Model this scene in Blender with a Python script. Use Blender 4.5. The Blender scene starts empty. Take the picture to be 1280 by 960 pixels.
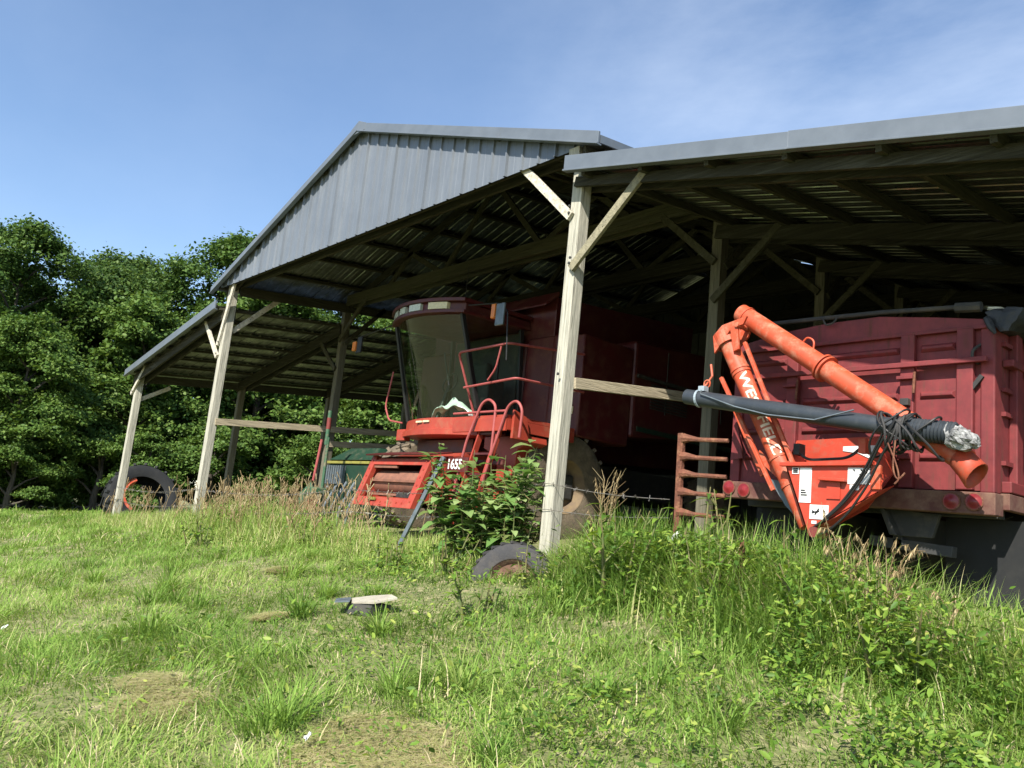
import bpy, bmesh, math, random
import numpy as np
from mathutils import Vector, Matrix

scene = bpy.context.scene
COL = scene.collection
rad = math.radians

# ------------------------------------------------------------------ camera
cam_d = bpy.data.cameras.new('camera')
cam = bpy.data.objects.new('camera', cam_d); COL.objects.link(cam)
r_, u_, f_ = (Vector((0.65127, 0.75208, 0.10115)), Vector((0.06436, -0.18755, 0.98014)), Vector((-0.75612, 0.63182, 0.17055)))
CAMLOC = Vector((6.4359, -6.1082, 0.3241))
cam.matrix_world = Matrix(((r_.x, u_.x, -f_.x, CAMLOC.x), (r_.y, u_.y, -f_.y, CAMLOC.y), (r_.z, u_.z, -f_.z, CAMLOC.z), (0, 0, 0, 1)))
cam_d.sensor_width = 36; cam_d.lens = 36 * 1039.9 / 1280
cam_d.clip_start = 0.05; cam_d.clip_end = 2000
scene.camera = cam

# ------------------------------------------------------------------ sun and sky
SUN = Vector((0.45, -1.0, 1.02)).normalized()
sd = bpy.data.lights.new('sun', 'SUN'); sd.energy = 5.0; sd.angle = rad(0.53); sd.color = (1.0, 0.95, 0.86)
so = bpy.data.objects.new('sun', sd); COL.objects.link(so)
so.rotation_euler = SUN.to_track_quat('Z', 'Y').to_euler(); so.location = (10, -20, 30)
world = bpy.data.worlds.new('World'); scene.world = world; world.use_nodes = True
nt = world.node_tree; N = nt.nodes; L = nt.links
bg = N['Background']
sky = N.new('ShaderNodeTexSky'); sky.sky_type = 'NISHITA'; sky.sun_disc = False
sky.sun_elevation = math.asin(SUN.z); sky.sun_rotation = math.atan2(SUN.x, SUN.y)
sky.air_density = 1.0; sky.dust_density = 0.5; sky.ozone_density = 2.3; sky.altitude = 200
tc = N.new('ShaderNodeTexCoord'); mp = N.new('ShaderNodeMapping')
mp.inputs['Rotation'].default_value = (0, 0, rad(35)); mp.inputs['Scale'].default_value = (0.9, 3.0, 4.5)
nz = N.new('ShaderNodeTexNoise'); nz.inputs['Scale'].default_value = 1.3; nz.inputs['Detail'].default_value = 7; nz.inputs['Roughness'].default_value = 0.6
rp = N.new('ShaderNodeValToRGB'); rp.color_ramp.elements[0].position = 0.36; rp.color_ramp.elements[0].color = (0, 0, 0, 1)
rp.color_ramp.elements[1].position = 0.80; rp.color_ramp.elements[1].color = (0.32, 0.32, 0.32, 1)
mx = N.new('ShaderNodeMix'); mx.data_type = 'RGBA'
mx.inputs['B'].default_value = (7.5, 8.0, 8.6, 1)
L.new(tc.outputs['Generated'], mp.inputs['Vector']); L.new(mp.outputs['Vector'], nz.inputs['Vector']); L.new(nz.outputs['Fac'], rp.inputs['Fac'])
dp = N.new('ShaderNodeVectorMath'); dp.operation = 'DOT_PRODUCT'; dp.inputs[1].default_value = (-0.21, 0.865, 0.454)
L.new(tc.outputs['Generated'], dp.inputs[0])
mk_ = N.new('ShaderNodeMapRange'); mk_.inputs['From Min'].default_value = .80; mk_.inputs['From Max'].default_value = 1.0; mk_.inputs['To Min'].default_value = .12; mk_.inputs['To Max'].default_value = 1.0
L.new(dp.outputs['Value'], mk_.inputs['Value'])
mm_ = N.new('ShaderNodeMath'); mm_.operation = 'MULTIPLY'; L.new(rp.outputs['Color'], mm_.inputs[0]); L.new(mk_.outputs['Result'], mm_.inputs[1])
L.new(mm_.outputs[0], mx.inputs['Factor']); L.new(sky.outputs['Color'], mx.inputs['A']); L.new(mx.outputs['Result'], bg.inputs['Color'])
bg.inputs['Strength'].default_value = 0.12
scene.view_settings.view_transform = 'Standard'; scene.view_settings.look = 'None'
scene.view_settings.exposure = 0.88; scene.view_settings.gamma = 1
scene.cycles.max_bounces = 6; scene.cycles.diffuse_bounces = 1; scene.cycles.transparent_max_bounces = 12

# ------------------------------------------------------------------ materials
def newmat(name):
    m = bpy.data.materials.new(name); m.use_nodes = True
    return m, m.node_tree.nodes, m.node_tree.links, m.node_tree.nodes['Principled BSDF']

def M(name, col, col2=None, scale=4, rough=0.6, metal=0.0, bump=0.0, bscale=40, stretch=(1, 1, 1), dirt=None, dscale=3, dlo=.5, dhi=.7, damt=.8, spec=0.4, dstretch=(1, 1, 1), crack=False):
    m, n, l, b = newmat(name)
    b.inputs['Roughness'].default_value = rough; b.inputs['Metallic'].default_value = metal
    b.inputs['Specular IOR Level'].default_value = spec
    t = n.new('ShaderNodeTexCoord'); mp = n.new('ShaderNodeMapping'); mp.inputs['Scale'].default_value = stretch
    l.new(t.outputs['Object'], mp.inputs['Vector'])
    no = n.new('ShaderNodeTexNoise'); no.inputs['Scale'].default_value = scale; no.inputs['Detail'].default_value = 6; no.inputs['Roughness'].default_value = .65
    l.new(mp.outputs['Vector'], no.inputs['Vector'])
    mr = n.new('ShaderNodeMapRange'); mr.inputs['From Min'].default_value = .35; mr.inputs['From Max'].default_value = .65
    l.new(no.outputs['Fac'], mr.inputs['Value'])
    mix = n.new('ShaderNodeMix'); mix.data_type = 'RGBA'
    c2 = col2 or tuple(c * .75 for c in col)
    mix.inputs['A'].default_value = (*col, 1); mix.inputs['B'].default_value = (*c2, 1)
    l.new(mr.outputs['Result'], mix.inputs['Factor'])
    out = mix.outputs['Result']
    if dirt:
        mp2 = n.new('ShaderNodeMapping'); mp2.inputs['Scale'].default_value = dstretch
        l.new(t.outputs['Object'], mp2.inputs['Vector'])
        d = n.new('ShaderNodeTexNoise'); d.inputs['Scale'].default_value = dscale; d.inputs['Detail'].default_value = 9; d.inputs['Roughness'].default_value = .72
        l.new(mp2.outputs['Vector'], d.inputs['Vector'])
        r2 = n.new('ShaderNodeMapRange'); r2.inputs['From Min'].default_value = dlo; r2.inputs['From Max'].default_value = dhi; r2.inputs['To Max'].default_value = damt
        l.new(d.outputs['Fac'], r2.inputs['Value'])
        m2 = n.new('ShaderNodeMix'); m2.data_type = 'RGBA'; m2.inputs['B'].default_value = (*dirt, 1)
        l.new(r2.outputs['Result'], m2.inputs['Factor']); l.new(out, m2.inputs['A']); out = m2.outputs['Result']
        r3 = n.new('ShaderNodeMapRange'); r3.inputs['To Min'].default_value = rough; r3.inputs['To Max'].default_value = .9
        l.new(r2.outputs['Result'], r3.inputs['Value']); l.new(r3.outputs['Result'], b.inputs['Roughness'])
    if crack:   # long thin drying checks along the grain
        mp3 = n.new('ShaderNodeMapping'); mp3.inputs['Scale'].default_value = tuple(q * 1.6 if q > 1 else q * .9 for q in stretch); l.new(t.outputs['Object'], mp3.inputs['Vector'])
        cn = n.new('ShaderNodeTexNoise'); cn.inputs['Scale'].default_value = 1.7; cn.inputs['Detail'].default_value = 2; l.new(mp3.outputs['Vector'], cn.inputs['Vector'])
        c3 = n.new('ShaderNodeMapRange'); c3.inputs['From Min'].default_value = .655; c3.inputs['From Max'].default_value = .69; c3.inputs['To Max'].default_value = .8; l.new(cn.outputs['Fac'], c3.inputs['Value'])
        m3 = n.new('ShaderNodeMix'); m3.data_type = 'RGBA'; m3.inputs['B'].default_value = (*[q * .16 for q in col], 1); l.new(c3.outputs['Result'], m3.inputs['Factor']); l.new(out, m3.inputs['A']); out = m3.outputs['Result']
    l.new(out, b.inputs['Base Color'])
    if bump:
        bn = n.new('ShaderNodeTexNoise'); bn.inputs['Scale'].default_value = bscale; bn.inputs['Detail'].default_value = 5
        l.new(mp.outputs['Vector'], bn.inputs['Vector'])
        bp = n.new('ShaderNodeBump'); bp.inputs['Strength'].default_value = bump; bp.inputs['Distance'].default_value = .02
        l.new(bn.outputs['Fac'], bp.inputs['Height']); l.new(bp.outputs['Normal'], b.inputs['Normal'])
    return m

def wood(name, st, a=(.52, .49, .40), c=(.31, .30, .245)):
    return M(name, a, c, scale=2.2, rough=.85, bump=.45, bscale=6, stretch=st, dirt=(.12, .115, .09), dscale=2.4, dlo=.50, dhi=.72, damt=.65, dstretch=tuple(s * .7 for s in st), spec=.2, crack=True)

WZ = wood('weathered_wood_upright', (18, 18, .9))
WX = wood('weathered_wood_across_shaded', (.9, 18, 18), (.040, .037, .023), (.026, .024, .016))  # roof-frame wood toned down: interior shade is put into its colour
WCH = wood('truss_chord_wood_shaded', (.9, 18, 18), (.085, .08, .045), (.05, .047, .03))  # second truss chord, a lighter step of the shade painted into the wood
WPI = wood('inner_post_wood_shaded', (18, 18, .9), (.17, .155, .11), (.10, .09, .065))  # post wood again, darkened in colour for the shade inside the barn
WY = wood('weathered_wood_lengthwise_shaded', (18, .9, 18), (.055, .051, .032), (.036, .034, .022))  # purlin and header wood with the under-roof shade in its colour
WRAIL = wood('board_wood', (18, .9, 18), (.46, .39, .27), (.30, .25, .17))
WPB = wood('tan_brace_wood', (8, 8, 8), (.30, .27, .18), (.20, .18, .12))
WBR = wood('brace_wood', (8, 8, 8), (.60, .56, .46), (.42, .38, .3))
WIN = wood('inner_brace_wood_shaded', (8, 8, 8), (.075, .07, .043), (.05, .046, .03))  # brace wood again, its darker colour stands for indoor shade
CLAD = M('grey_blue_cladding', (.165, .182, .205), (.142, .158, .18), scale=1.2, rough=.42, metal=.25, dirt=(.32, .34, .36), dscale=1.3, dlo=.5, dhi=.85, damt=.35, dstretch=(3, 3, .4))
TRIM = M('grey_trim', (.155, .175, .197), (.125, .143, .163), scale=3, rough=.4, metal=.25, dirt=(.12, .12, .12), dscale=5, dlo=.58, dhi=.8, damt=.4)
ROOF = M('galvanised_roof', (.34, .35, .34), (.22, .23, .22), scale=2, rough=.24, metal=.95, dirt=(.03, .027, .022), dscale=2, dlo=.36, dhi=.70, damt=.65)
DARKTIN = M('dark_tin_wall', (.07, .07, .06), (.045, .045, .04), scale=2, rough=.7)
RED_SHADED = M('combine_red_shaded', (.085, .012, .013), (.06, .010, .011), scale=2, rough=.42, dirt=(.17, .075, .05), dscale=4, dlo=.48, dhi=.75, damt=.7, bump=.05, bscale=12)  # shaded copy of the combine paint: the barn's gloom is in the colour
RED_SUNLIT = M('combine_red_sunlit', (.35, .050, .028), (.28, .040, .024), scale=3, rough=.45, dirt=(.3, .14, .08), dscale=5, dlo=.52, dhi=.75, damt=.6)  # lit copy of the combine paint: sunlight is put into its colour
PINK = M('faded_rail_red', (.36, .085, .08), (.28, .06, .055), scale=8, rough=.55, dirt=(.2, .1, .08), dscale=9, dlo=.55, dhi=.75, damt=.5)
TRUCK = M('faded_truck_red', (.20, .031, .032), (.135, .022, .024), scale=7, rough=.62, dirt=(.10, .04, .028), dscale=5.5, dlo=.53, dhi=.66, damt=.75, dstretch=(3.2, 3.2, .4), bump=.06, bscale=10)
SILL = M('dusty_sill', (.13, .055, .042), (.095, .036, .03), scale=5, rough=.85, dirt=(.22, .14, .095), dscale=6, dlo=.45, dhi=.7, damt=.7)
ORANGE = M('auger_orange', (.50, .078, .030), (.41, .062, .026), scale=3, rough=.55, dirt=(.42, .22, .14), dscale=9, dlo=.48, dhi=.68, damt=.75, bump=.04, bscale=15)
HOPPER = M('hopper_red_orange', (.48, .053, .025), (.39, .043, .021), scale=3, rough=.5, dirt=(.26, .10, .06), dscale=8, dlo=.50, dhi=.70, damt=.7)
RUBBER = M('rubber', (.035, .034, .036), (.025, .025, .026), scale=6, rough=.75, dirt=(.12, .105, .09), dscale=6, dlo=.45, dhi=.75, damt=.6, bump=.2, bscale=40)
MUDDY = M('muddy_rubber', (.16, .125, .085), (.09, .075, .055), scale=5, rough=.95, dirt=(.28, .22, .15), dscale=7, dlo=.5, dhi=.75, damt=.7, bump=.5, bscale=30)
PIPE = M('black_plastic_pipe', (.028, .034, .042), (.035, .042, .05), scale=4, rough=.42, dirt=(.10, .10, .10), dscale=4, dlo=.5, dhi=.8, damt=.5)
DULLRUST = M('dull_rust', (.13, .07, .045), (.09, .05, .035), scale=10, rough=.95, bump=.4, bscale=40, dirt=(.26, .19, .12), dscale=9, damt=.7)
BLACK = M('black_paint', (.018, .018, .018), rough=.5)
FLAP = M('mud_flap_rubber', (.014, .015, .016), rough=.8, dirt=(.03, .03, .028), dscale=4)
DULLRED = M('dull_red', (.20, .035, .03), (.14, .03, .025), scale=8, rough=.7)
DARK = M('dark_frame', (.045, .045, .042), (.03, .03, .03), rough=.7, dirt=(.13, .11, .08), dscale=5, damt=.5)
RUST = M('rust', (.17, .062, .034), (.10, .038, .024), scale=12, rough=.9, bump=.4, bscale=50, dirt=(.33, .17, .09), dscale=14, damt=.7)
DRUM = M('rusty_drum', (.24, .105, .065), (.17, .075, .05), scale=9, rough=.75, dirt=(.10, .06, .04), dscale=8, damt=.6)
CREAM = M('cream_rim', (.19, .135, .07), (.14, .10, .055), scale=6, rough=.75, dirt=(.14, .10, .07), dscale=6, dlo=.42, dhi=.65, damt=.9)
WHITE = M('white_sticker', (.78, .77, .74), (.7, .69, .66), scale=8, rough=.5, dirt=(.5, .42, .35), dscale=9, dlo=.55, dhi=.8, damt=.4)
CLOTH = M('white_cloth', (.74, .76, .74), (.62, .64, .62), scale=10, rough=.9)
LAMP = M('lamp_glass', (.62, .62, .52), (.42, .45, .38), scale=30, rough=.15)
LAMPY = M('lamp_glass_cream', (.70, .62, .38), (.6, .52, .3), scale=30, rough=.2)
AMBER = M('amber_lens', (.75, .22, .03), rough=.3)
REDLENS = M('red_lens', (.24, .022, .025), (.16, .014, .018), scale=20, rough=.3)
GREYL = M('grey_lens', (.32, .38, .42), rough=.4)
GREEN = M('implement_green', (.013, .045, .026), (.010, .035, .021), scale=4, rough=.5, dirt=(.1, .08, .05), dscale=5, damt=.5)
LGREEN = M('faded_green', (.04, .11, .055), (.03, .085, .045), scale=6, rough=.6, dirt=(.3, .2, .14), dscale=7, damt=.6)
YEL = M('yellow_stripe', (.26, .24, .05), rough=.6, dirt=(.08, .08, .04), dscale=8)
STEEL = M('grey_steel', (.17, .20, .22), (.11, .13, .145), scale=10, rough=.5, metal=.4)
WIRE = M('wire_steel', (.26, .25, .23), (.18, .15, .12), scale=20, rough=.5, metal=.6)
TARP = M('tarp', (.02, .022, .024), (.035, .036, .038), scale=6, rough=.5, bump=.8, bscale=14)
FOIL = M('torn_wrap', (.36, .36, .35), (.028, .028, .03), scale=20, rough=.5, bump=.9, bscale=40)
SLAB = M('pale_slab', (.40, .37, .29), (.28, .25, .20), scale=6, rough=.8, bump=.3)
SEAT = M('seat_fabric', (.06, .065, .06), rough=.9)
BARK = M('bark', (.10, .085, .065), (.06, .05, .04), scale=3, rough=.95, bump=.6, bscale=14, stretch=(4, 4, 1))
PAPER = M('white_litter', (.6, .6, .58), rough=.7)

def glass(name, tint, gl=.16):
    m, n, l, b = newmat(name); n.remove(b)
    tr = n.new('ShaderNodeBsdfTransparent'); tr.inputs['Color'].default_value = (*tint, 1)
    gs = n.new('ShaderNodeBsdfGlossy'); gs.inputs['Roughness'].default_value = .03; gs.inputs['Color'].default_value = (.9, .95, .92, 1)
    fr = n.new('ShaderNodeLayerWeight'); fr.inputs['Blend'].default_value = .5
    pw = n.new('ShaderNodeMath'); pw.operation = 'POWER'; pw.inputs[1].default_value = 4; l.new(fr.outputs['Facing'], pw.inputs[0])
    ad = n.new('ShaderNodeMath'); ad.operation = 'MULTIPLY_ADD'; ad.inputs[1].default_value = .7; ad.inputs[2].default_value = .045 + gl; l.new(pw.outputs[0], ad.inputs[0])
    mx = n.new('ShaderNodeMixShader'); l.new(ad.outputs[0], mx.inputs['Fac']); l.new(tr.outputs[0], mx.inputs[1]); l.new(gs.outputs[0], mx.inputs[2])
    l.new(mx.outputs[0], n['Material Output'].inputs['Surface'])
    return m
GLASS = glass('cab_glass', (.70, .82, .73), .02)

def leafmat(name, stops, trans=.35, rough=.5, attr=None):
    m, n, l, b = newmat(name)
    rp = n.new('ShaderNodeValToRGB'); el = rp.color_ramp.elements
    el[0].position = stops[0][0]; el[0].color = (*stops[0][1], 1); el[1].position = stops[-1][0]; el[1].color = (*stops[-1][1], 1)
    for p, c in stops[1:-1]:
        e = el.new(p); e.color = (*c, 1)
    if attr:
        a = n.new('ShaderNodeAttribute'); a.attribute_name = attr; l.new(a.outputs['Fac'], rp.inputs['Fac'])
    else:
        g = n.new('ShaderNodeNewGeometry'); l.new(g.outputs['Random Per Island'], rp.inputs['Fac'])
    b.inputs['Roughness'].default_value = rough; b.inputs['Specular IOR Level'].default_value = .16
    l.new(rp.outputs['Color'], b.inputs['Base Color'])
    tl = n.new('ShaderNodeBsdfTranslucent')
    hs = n.new('ShaderNodeHueSaturation'); hs.inputs['Hue'].default_value = .485; hs.inputs['Saturation'].default_value = 1.1; hs.inputs['Value'].default_value = 1.25
    l.new(rp.outputs['Color'], hs.inputs['Color']); l.new(hs.outputs['Color'], tl.inputs['Color'])
    ms = n.new('ShaderNodeMixShader'); ms.inputs['Fac'].default_value = trans
    l.new(b.outputs[0], ms.inputs[1]); l.new(tl.outputs[0], ms.inputs[2]); l.new(ms.outputs[0], n['Material Output'].inputs['Surface'])
    return m
GRASS = leafmat('grass_blades', [(0, (.06, .13, .022)), (.3, (.15, .26, .045)), (.58, (.24, .37, .075)), (.82, (.43, .46, .17)), (1, (.66, .55, .35))], .35, .65, 'tone')
TREELEAF = [leafmat('tree_leaves_a', [(0, (.036, .075, .016)), (.5, (.066, .126, .027)), (1, (.12, .19, .043))], .28),
            leafmat('tree_leaves_b', [(0, (.034, .070, .017)), (.5, (.062, .115, .026)), (1, (.11, .17, .039))], .28),
            leafmat('tree_leaves_c', [(0, (.046, .092, .018)), (.5, (.088, .158, .031)), (1, (.15, .222, .051))], .28)]
WEEDLEAF = leafmat('weed_leaves', [(0, (.05, .11, .02)), (.5, (.12, .22, .03)), (.85, (.22, .32, .05)), (1, (.34, .38, .09))], .3, .45)
BUSHLEAF = leafmat('broad_leaves', [(0, (.09, .20, .05)), (.55, (.18, .30, .085)), (1, (.36, .44, .19))], .36, .5)
DRYLEAF = leafmat('dry_stalks', [(0, (.22, .15, .075)), (.6, (.36, .27, .14)), (1, (.46, .38, .22))], .2, .8)
STEM = M('green_stem', (.10, .14, .04), (.16, .12, .05), scale=8, rough=.7)
DOCK = M('brown_seed_head', (.10, .045, .022), (.16, .08, .04), scale=30, rough=.95)

# ------------------------------------------------------------------ mesh helpers
def wloc(p):
    v = Vector((0, 0, 0))
    while p is not None:
        v += p.location; p = p.parent
    return v

class MB:
    def __init__(s): s.v = []; s.f = []
    def add(s, vs, fs):
        o = len(s.v); s.v += [tuple(v) for v in vs]; s.f += [tuple(i + o for i in f) for f in fs]; return s
    def hexa(s, a, b):   # a: 4 bottom pts, b: 4 top pts
        return s.add(list(a) + list(b), [(3, 2, 1, 0), (4, 5, 6, 7), (0, 1, 5, 4), (1, 2, 6, 5), (2, 3, 7, 6), (3, 0, 4, 7)])
    def box(s, p, q):
        (a, b, c), (d, e, f) = p, q
        a, d = min(a, d), max(a, d); b, e = min(b, e), max(b, e); c, f = min(c, f), max(c, f)
        return s.hexa([(a, b, c), (d, b, c), (d, e, c), (a, e, c)], [(a, b, f), (d, b, f), (d, e, f), (a, e, f)])
    def beam(s, a, b, w, h, up=(0, 0, 1)):
        a = Vector(a); b = Vector(b); d = (b - a).normalized(); up = Vector(up)
        if abs(d.dot(up)) > .98: up = Vector((0, 1, 0))
        x = d.cross(up).normalized() * w / 2; z = x.cross(d).normalized() * h / 2
        return s.hexa([a - x - z, a + x - z, a + x + z, a - x + z], [b - x - z, b + x - z, b + x + z, b - x + z])
    def tube(s, path, r, n=10, cap=True):
        P = [Vector(p) for p in path]; k = len(P)
        R = r if isinstance(r, (list, tuple)) else [r] * k
        vs = []; prev = None
        for i, p in enumerate(P):
            t = ((P[min(i + 1, k - 1)] - P[max(i - 1, 0)])).normalized()
            if prev is None:
                up = Vector((0, 0, 1)) if abs(t.z) < .9 else Vector((1, 0, 0))
                x = t.cross(up).normalized()
            else:
                x = (prev - t * prev.dot(t)).normalized()
            prev = x; y = t.cross(x)
            for j in range(n):
                a = 2 * math.pi * j / n
                vs.append(p + (x * math.cos(a) + y * math.sin(a)) * R[i])
        fs = [(i * n + j, i * n + (j + 1) % n, (i + 1) * n + (j + 1) % n, (i + 1) * n + j) for i in range(k - 1) for j in range(n)]
        if cap: fs += [tuple(range(n - 1, -1, -1)), tuple(range((k - 1) * n, k * n))]
        return s.add(vs, fs)
    def pipe(s, a, b, ro, ri, n=20):     # hollow
        a = Vector(a); b = Vector(b); t = (b - a).normalized()
        x = t.cross(Vector((0, 0, 1)) if abs(t.z) < .9 else Vector((1, 0, 0))).normalized(); y = t.cross(x)
        vs = []
        for (c, r) in ((a, ro), (b, ro), (b, ri), (a, ri)):
            for j in range(n):
                g = 2 * math.pi * j / n; vs.append(c + (x * math.cos(g) + y * math.sin(g)) * r)
        return s.add(vs, [(k * n + j, k * n + (j + 1) % n, ((k + 1) % 4) * n + (j + 1) % n, ((k + 1) % 4) * n + j) for k in range(4) for j in range(n)])
    def prism(s, poly, d, axis='y'):     # poly (3D pts, planar), extruded by vector d
        n = len(poly); d = Vector(d); P = [Vector(p) for p in poly]
        return s.add(P + [p + d for p in P], [tuple(range(n - 1, -1, -1)), tuple(range(n, 2 * n))] + [(i, (i + 1) % n, n + (i + 1) % n, n + i) for i in range(n)])
    def lathe(s, prof, c, ax, n=32):     # prof: (axial, radius)
        c = Vector(c); ax = Vector(ax).normalized(); x = ax.cross(Vector((0, 0, 1)) if abs(ax.z) < .9 else Vector((1, 0, 0))).normalized(); y = ax.cross(x)
        k = len(prof); vs = []
        for (a, r) in prof:
            for j in range(n):
                g = 2 * math.pi * j / n; vs.append(c + ax * a + (x * math.cos(g) + y * math.sin(g)) * r)
        return s.add(vs, [(i * n + j, i * n + (j + 1) % n, (i + 1) * n + (j + 1) % n, (i + 1) * n + j) for i in range(k - 1) for j in range(n)])
    def build(s, name, mat, parent=None, smooth=False, bevel=0, base=None, solid=0):
        me = bpy.data.meshes.new(name)
        off = wloc(parent) if parent is not None else (Vector(base) if base is not None else Vector((0, 0, 0)))
        me.from_pydata([tuple(Vector(v) - off) for v in s.v], [], s.f); me.update()
        bm = bmesh.new(); bm.from_mesh(me); bmesh.ops.recalc_face_normals(bm, faces=bm.faces[:]); bm.to_mesh(me); bm.free()
        me.materials.append(mat)
        if smooth:
            me.polygons.foreach_set('use_smooth', [True] * len(me.polygons))
            if hasattr(me, 'set_sharp_from_angle'): me.set_sharp_from_angle(angle=rad(38))
        o = bpy.data.objects.new(name, me); COL.objects.link(o)
        if parent is not None: o.parent = parent
        elif base is not None: o.location = base
        if solid:
            md = o.modifiers.new('thickness', 'SOLIDIFY'); md.thickness = solid; md.offset = 0
        if bevel:
            md = o.modifiers.new('bevel', 'BEVEL'); md.width = bevel; md.segments = 2; md.limit_method = 'ANGLE'; md.angle_limit = rad(40)
        return o

def tag(o, label=None, cat=None, group=None, kind=None):
    if label: o['label'] = label
    if cat: o['category'] = cat
    if group: o['group'] = group
    if kind: o['kind'] = kind
    return o
def thing(name, loc, label, cat, group=None):
    o = bpy.data.objects.new(name, None); COL.objects.link(o); o.location = loc; o.empty_display_size = .2
    return tag(o, label, cat, group)
def box(p, q): return MB().box(p, q)
def beam(a, b, w, h, up=(0, 0, 1)): return MB().beam(a, b, w, h, up)
def tube(p, r, n=10): return MB().tube(p, r, n)

def text_mb(body, size, depth=.003):
    cu = bpy.data.curves.new('lettering', 'FONT'); cu.body = body; cu.size = size; cu.extrude = depth
    cu.align_x = 'LEFT'; cu.align_y = 'CENTER'; cu.offset = size * .02
    o = bpy.data.objects.new('lettering', cu); COL.objects.link(o)
    dg = bpy.context.evaluated_depsgraph_get(); dg.update()
    me = bpy.data.meshes.new_from_object(o.evaluated_get(dg))
    bpy.data.objects.remove(o)
    return me

# ------------------------------------------------------------------ ground
def sstep(a, b, x):
    t = np.clip((x - a) / (b - a), 0, 1); return t * t * (3 - 2 * t)
def gz(x, y):
    x = np.asarray(x, float); y = np.asarray(y, float)
    zx = np.where(x < 0, .0276 * np.maximum(x, -38), .02 * np.minimum(x, 1.2) - .062 * np.clip(x - 1.2, 0, 4.2))
    zy = np.where(y > 0, .108 * np.minimum(y, 13) + .03 * np.clip(y - 13, 0, 40), .2 * np.maximum(y, -7) + .05 * np.clip(y + 7, -30, 0))
    far = sstep(-14, -22, x)
    zy = zy * (1 - .55 * far)
    bumps = .035 * np.sin(x * 1.3 + 1.1 * np.sin(y * .9)) * np.sin(y * 1.1 + .7 * x) + .02 * np.sin(3.1 * x + y) * np.sin(2.7 * y - .6 * x)
    return zx + zy + bumps
def g1(x, y): return float(gz(x, y))

def axis_pts(a, b, step, far):
    core = list(np.arange(a, b + 1e-6, step)); lo = []; v = a; s = step
    while v > far[0]: s *= 1.35; v -= s; lo.append(v)
    hi = []; v = b; s = step
    while v < far[1]: s *= 1.35; v += s; hi.append(v)
    return np.array(lo[::-1] + core + hi)
gx = axis_pts(-26, 9, .3, (-500, 500)); gy = axis_pts(-9, 13, .3, (-500, 500))
XX, YY = np.meshgrid(gx, gy); ZZ = gz(XX, YY)
nx, ny = len(gx), len(gy)
gv = np.stack([XX.ravel(), YY.ravel(), ZZ.ravel()], 1)
idx = np.arange(nx * ny).reshape(ny, nx)
gf = np.stack([idx[:-1, :-1].ravel(), idx[:-1, 1:].ravel(), idx[1:, 1:].ravel(), idx[1:, :-1].ravel()], 1)
gme = bpy.data.meshes.new('ground'); gme.from_pydata(gv.tolist(), [], gf.tolist()); gme.polygons.foreach_set('use_smooth', [True] * len(gme.polygons))
GROUND = M('field_soil', (.165, .17, .068), (.12, .14, .045), scale=11, rough=.95, dirt=(.44, .36, .22), dscale=6, dlo=.5, dhi=.68, damt=.8, bump=.8, bscale=30)
gme.materials.append(GROUND)
gob = bpy.data.objects.new('ground', gme); COL.objects.link(gob); tag(gob, 'rough grassy ground sloping up to the barn', 'ground', kind='structure')

# ------------------------------------------------------------------ the barn
SH = .108
barn = thing('pole_barn', (-5, 0, g1(-5, 0)), 'open pole barn with grey metal gable and two lean-to roofs', 'barn')
BENT = [0, 2.61, 5.22, 7.83, 10.44]
YE = 10.9
def mainz(x): return 6.44 - .343 * abs(x + 5)            # underside of main roof sheet at y = 0
def leanRz(x): return 4.36 - .213 * x
def leanLz(x): return 4.18 - .183 * (-10 - x)
for i, y in enumerate(BENT):
    s = SH * y
    for x, top in ((-15.25, leanLz(-15.25) - .05), (-10, 4.62), (0, 4.62), (5.25, leanRz(5.25) - .05)):
        zb = g1(x, y) - .25
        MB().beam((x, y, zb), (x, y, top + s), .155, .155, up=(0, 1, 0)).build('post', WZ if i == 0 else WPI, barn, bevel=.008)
    # roof truss
    for dy in (-.1, .1):
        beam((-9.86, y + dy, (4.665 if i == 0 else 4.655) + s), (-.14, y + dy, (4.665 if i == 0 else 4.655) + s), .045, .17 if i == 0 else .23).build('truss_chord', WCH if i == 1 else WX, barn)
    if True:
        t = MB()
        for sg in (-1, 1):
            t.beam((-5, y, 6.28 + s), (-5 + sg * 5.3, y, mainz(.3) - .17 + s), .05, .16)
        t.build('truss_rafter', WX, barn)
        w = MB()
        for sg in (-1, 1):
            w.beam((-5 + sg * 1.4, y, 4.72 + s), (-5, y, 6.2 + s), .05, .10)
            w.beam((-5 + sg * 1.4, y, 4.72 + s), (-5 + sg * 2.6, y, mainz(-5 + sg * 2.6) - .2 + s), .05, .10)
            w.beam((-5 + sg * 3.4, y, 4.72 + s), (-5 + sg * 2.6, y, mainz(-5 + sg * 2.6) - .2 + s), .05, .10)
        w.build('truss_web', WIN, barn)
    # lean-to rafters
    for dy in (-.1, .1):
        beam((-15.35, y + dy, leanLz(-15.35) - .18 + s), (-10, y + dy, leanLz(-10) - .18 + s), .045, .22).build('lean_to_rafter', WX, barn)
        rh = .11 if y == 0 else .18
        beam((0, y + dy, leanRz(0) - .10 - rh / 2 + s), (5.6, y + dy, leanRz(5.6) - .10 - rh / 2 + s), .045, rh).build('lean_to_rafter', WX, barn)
for k in range(7):
    for sg in (-1, 1):
        x = -5 + sg * (.35 + k * .82); z = mainz(x) - .05
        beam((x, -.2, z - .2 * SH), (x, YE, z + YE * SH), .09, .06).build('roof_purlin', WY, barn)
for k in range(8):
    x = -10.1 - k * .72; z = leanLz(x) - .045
    beam((x, -.2, z - .2 * SH), (x, YE, z + YE * SH), .09, .05).build('roof_purlin', WY, barn)
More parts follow.
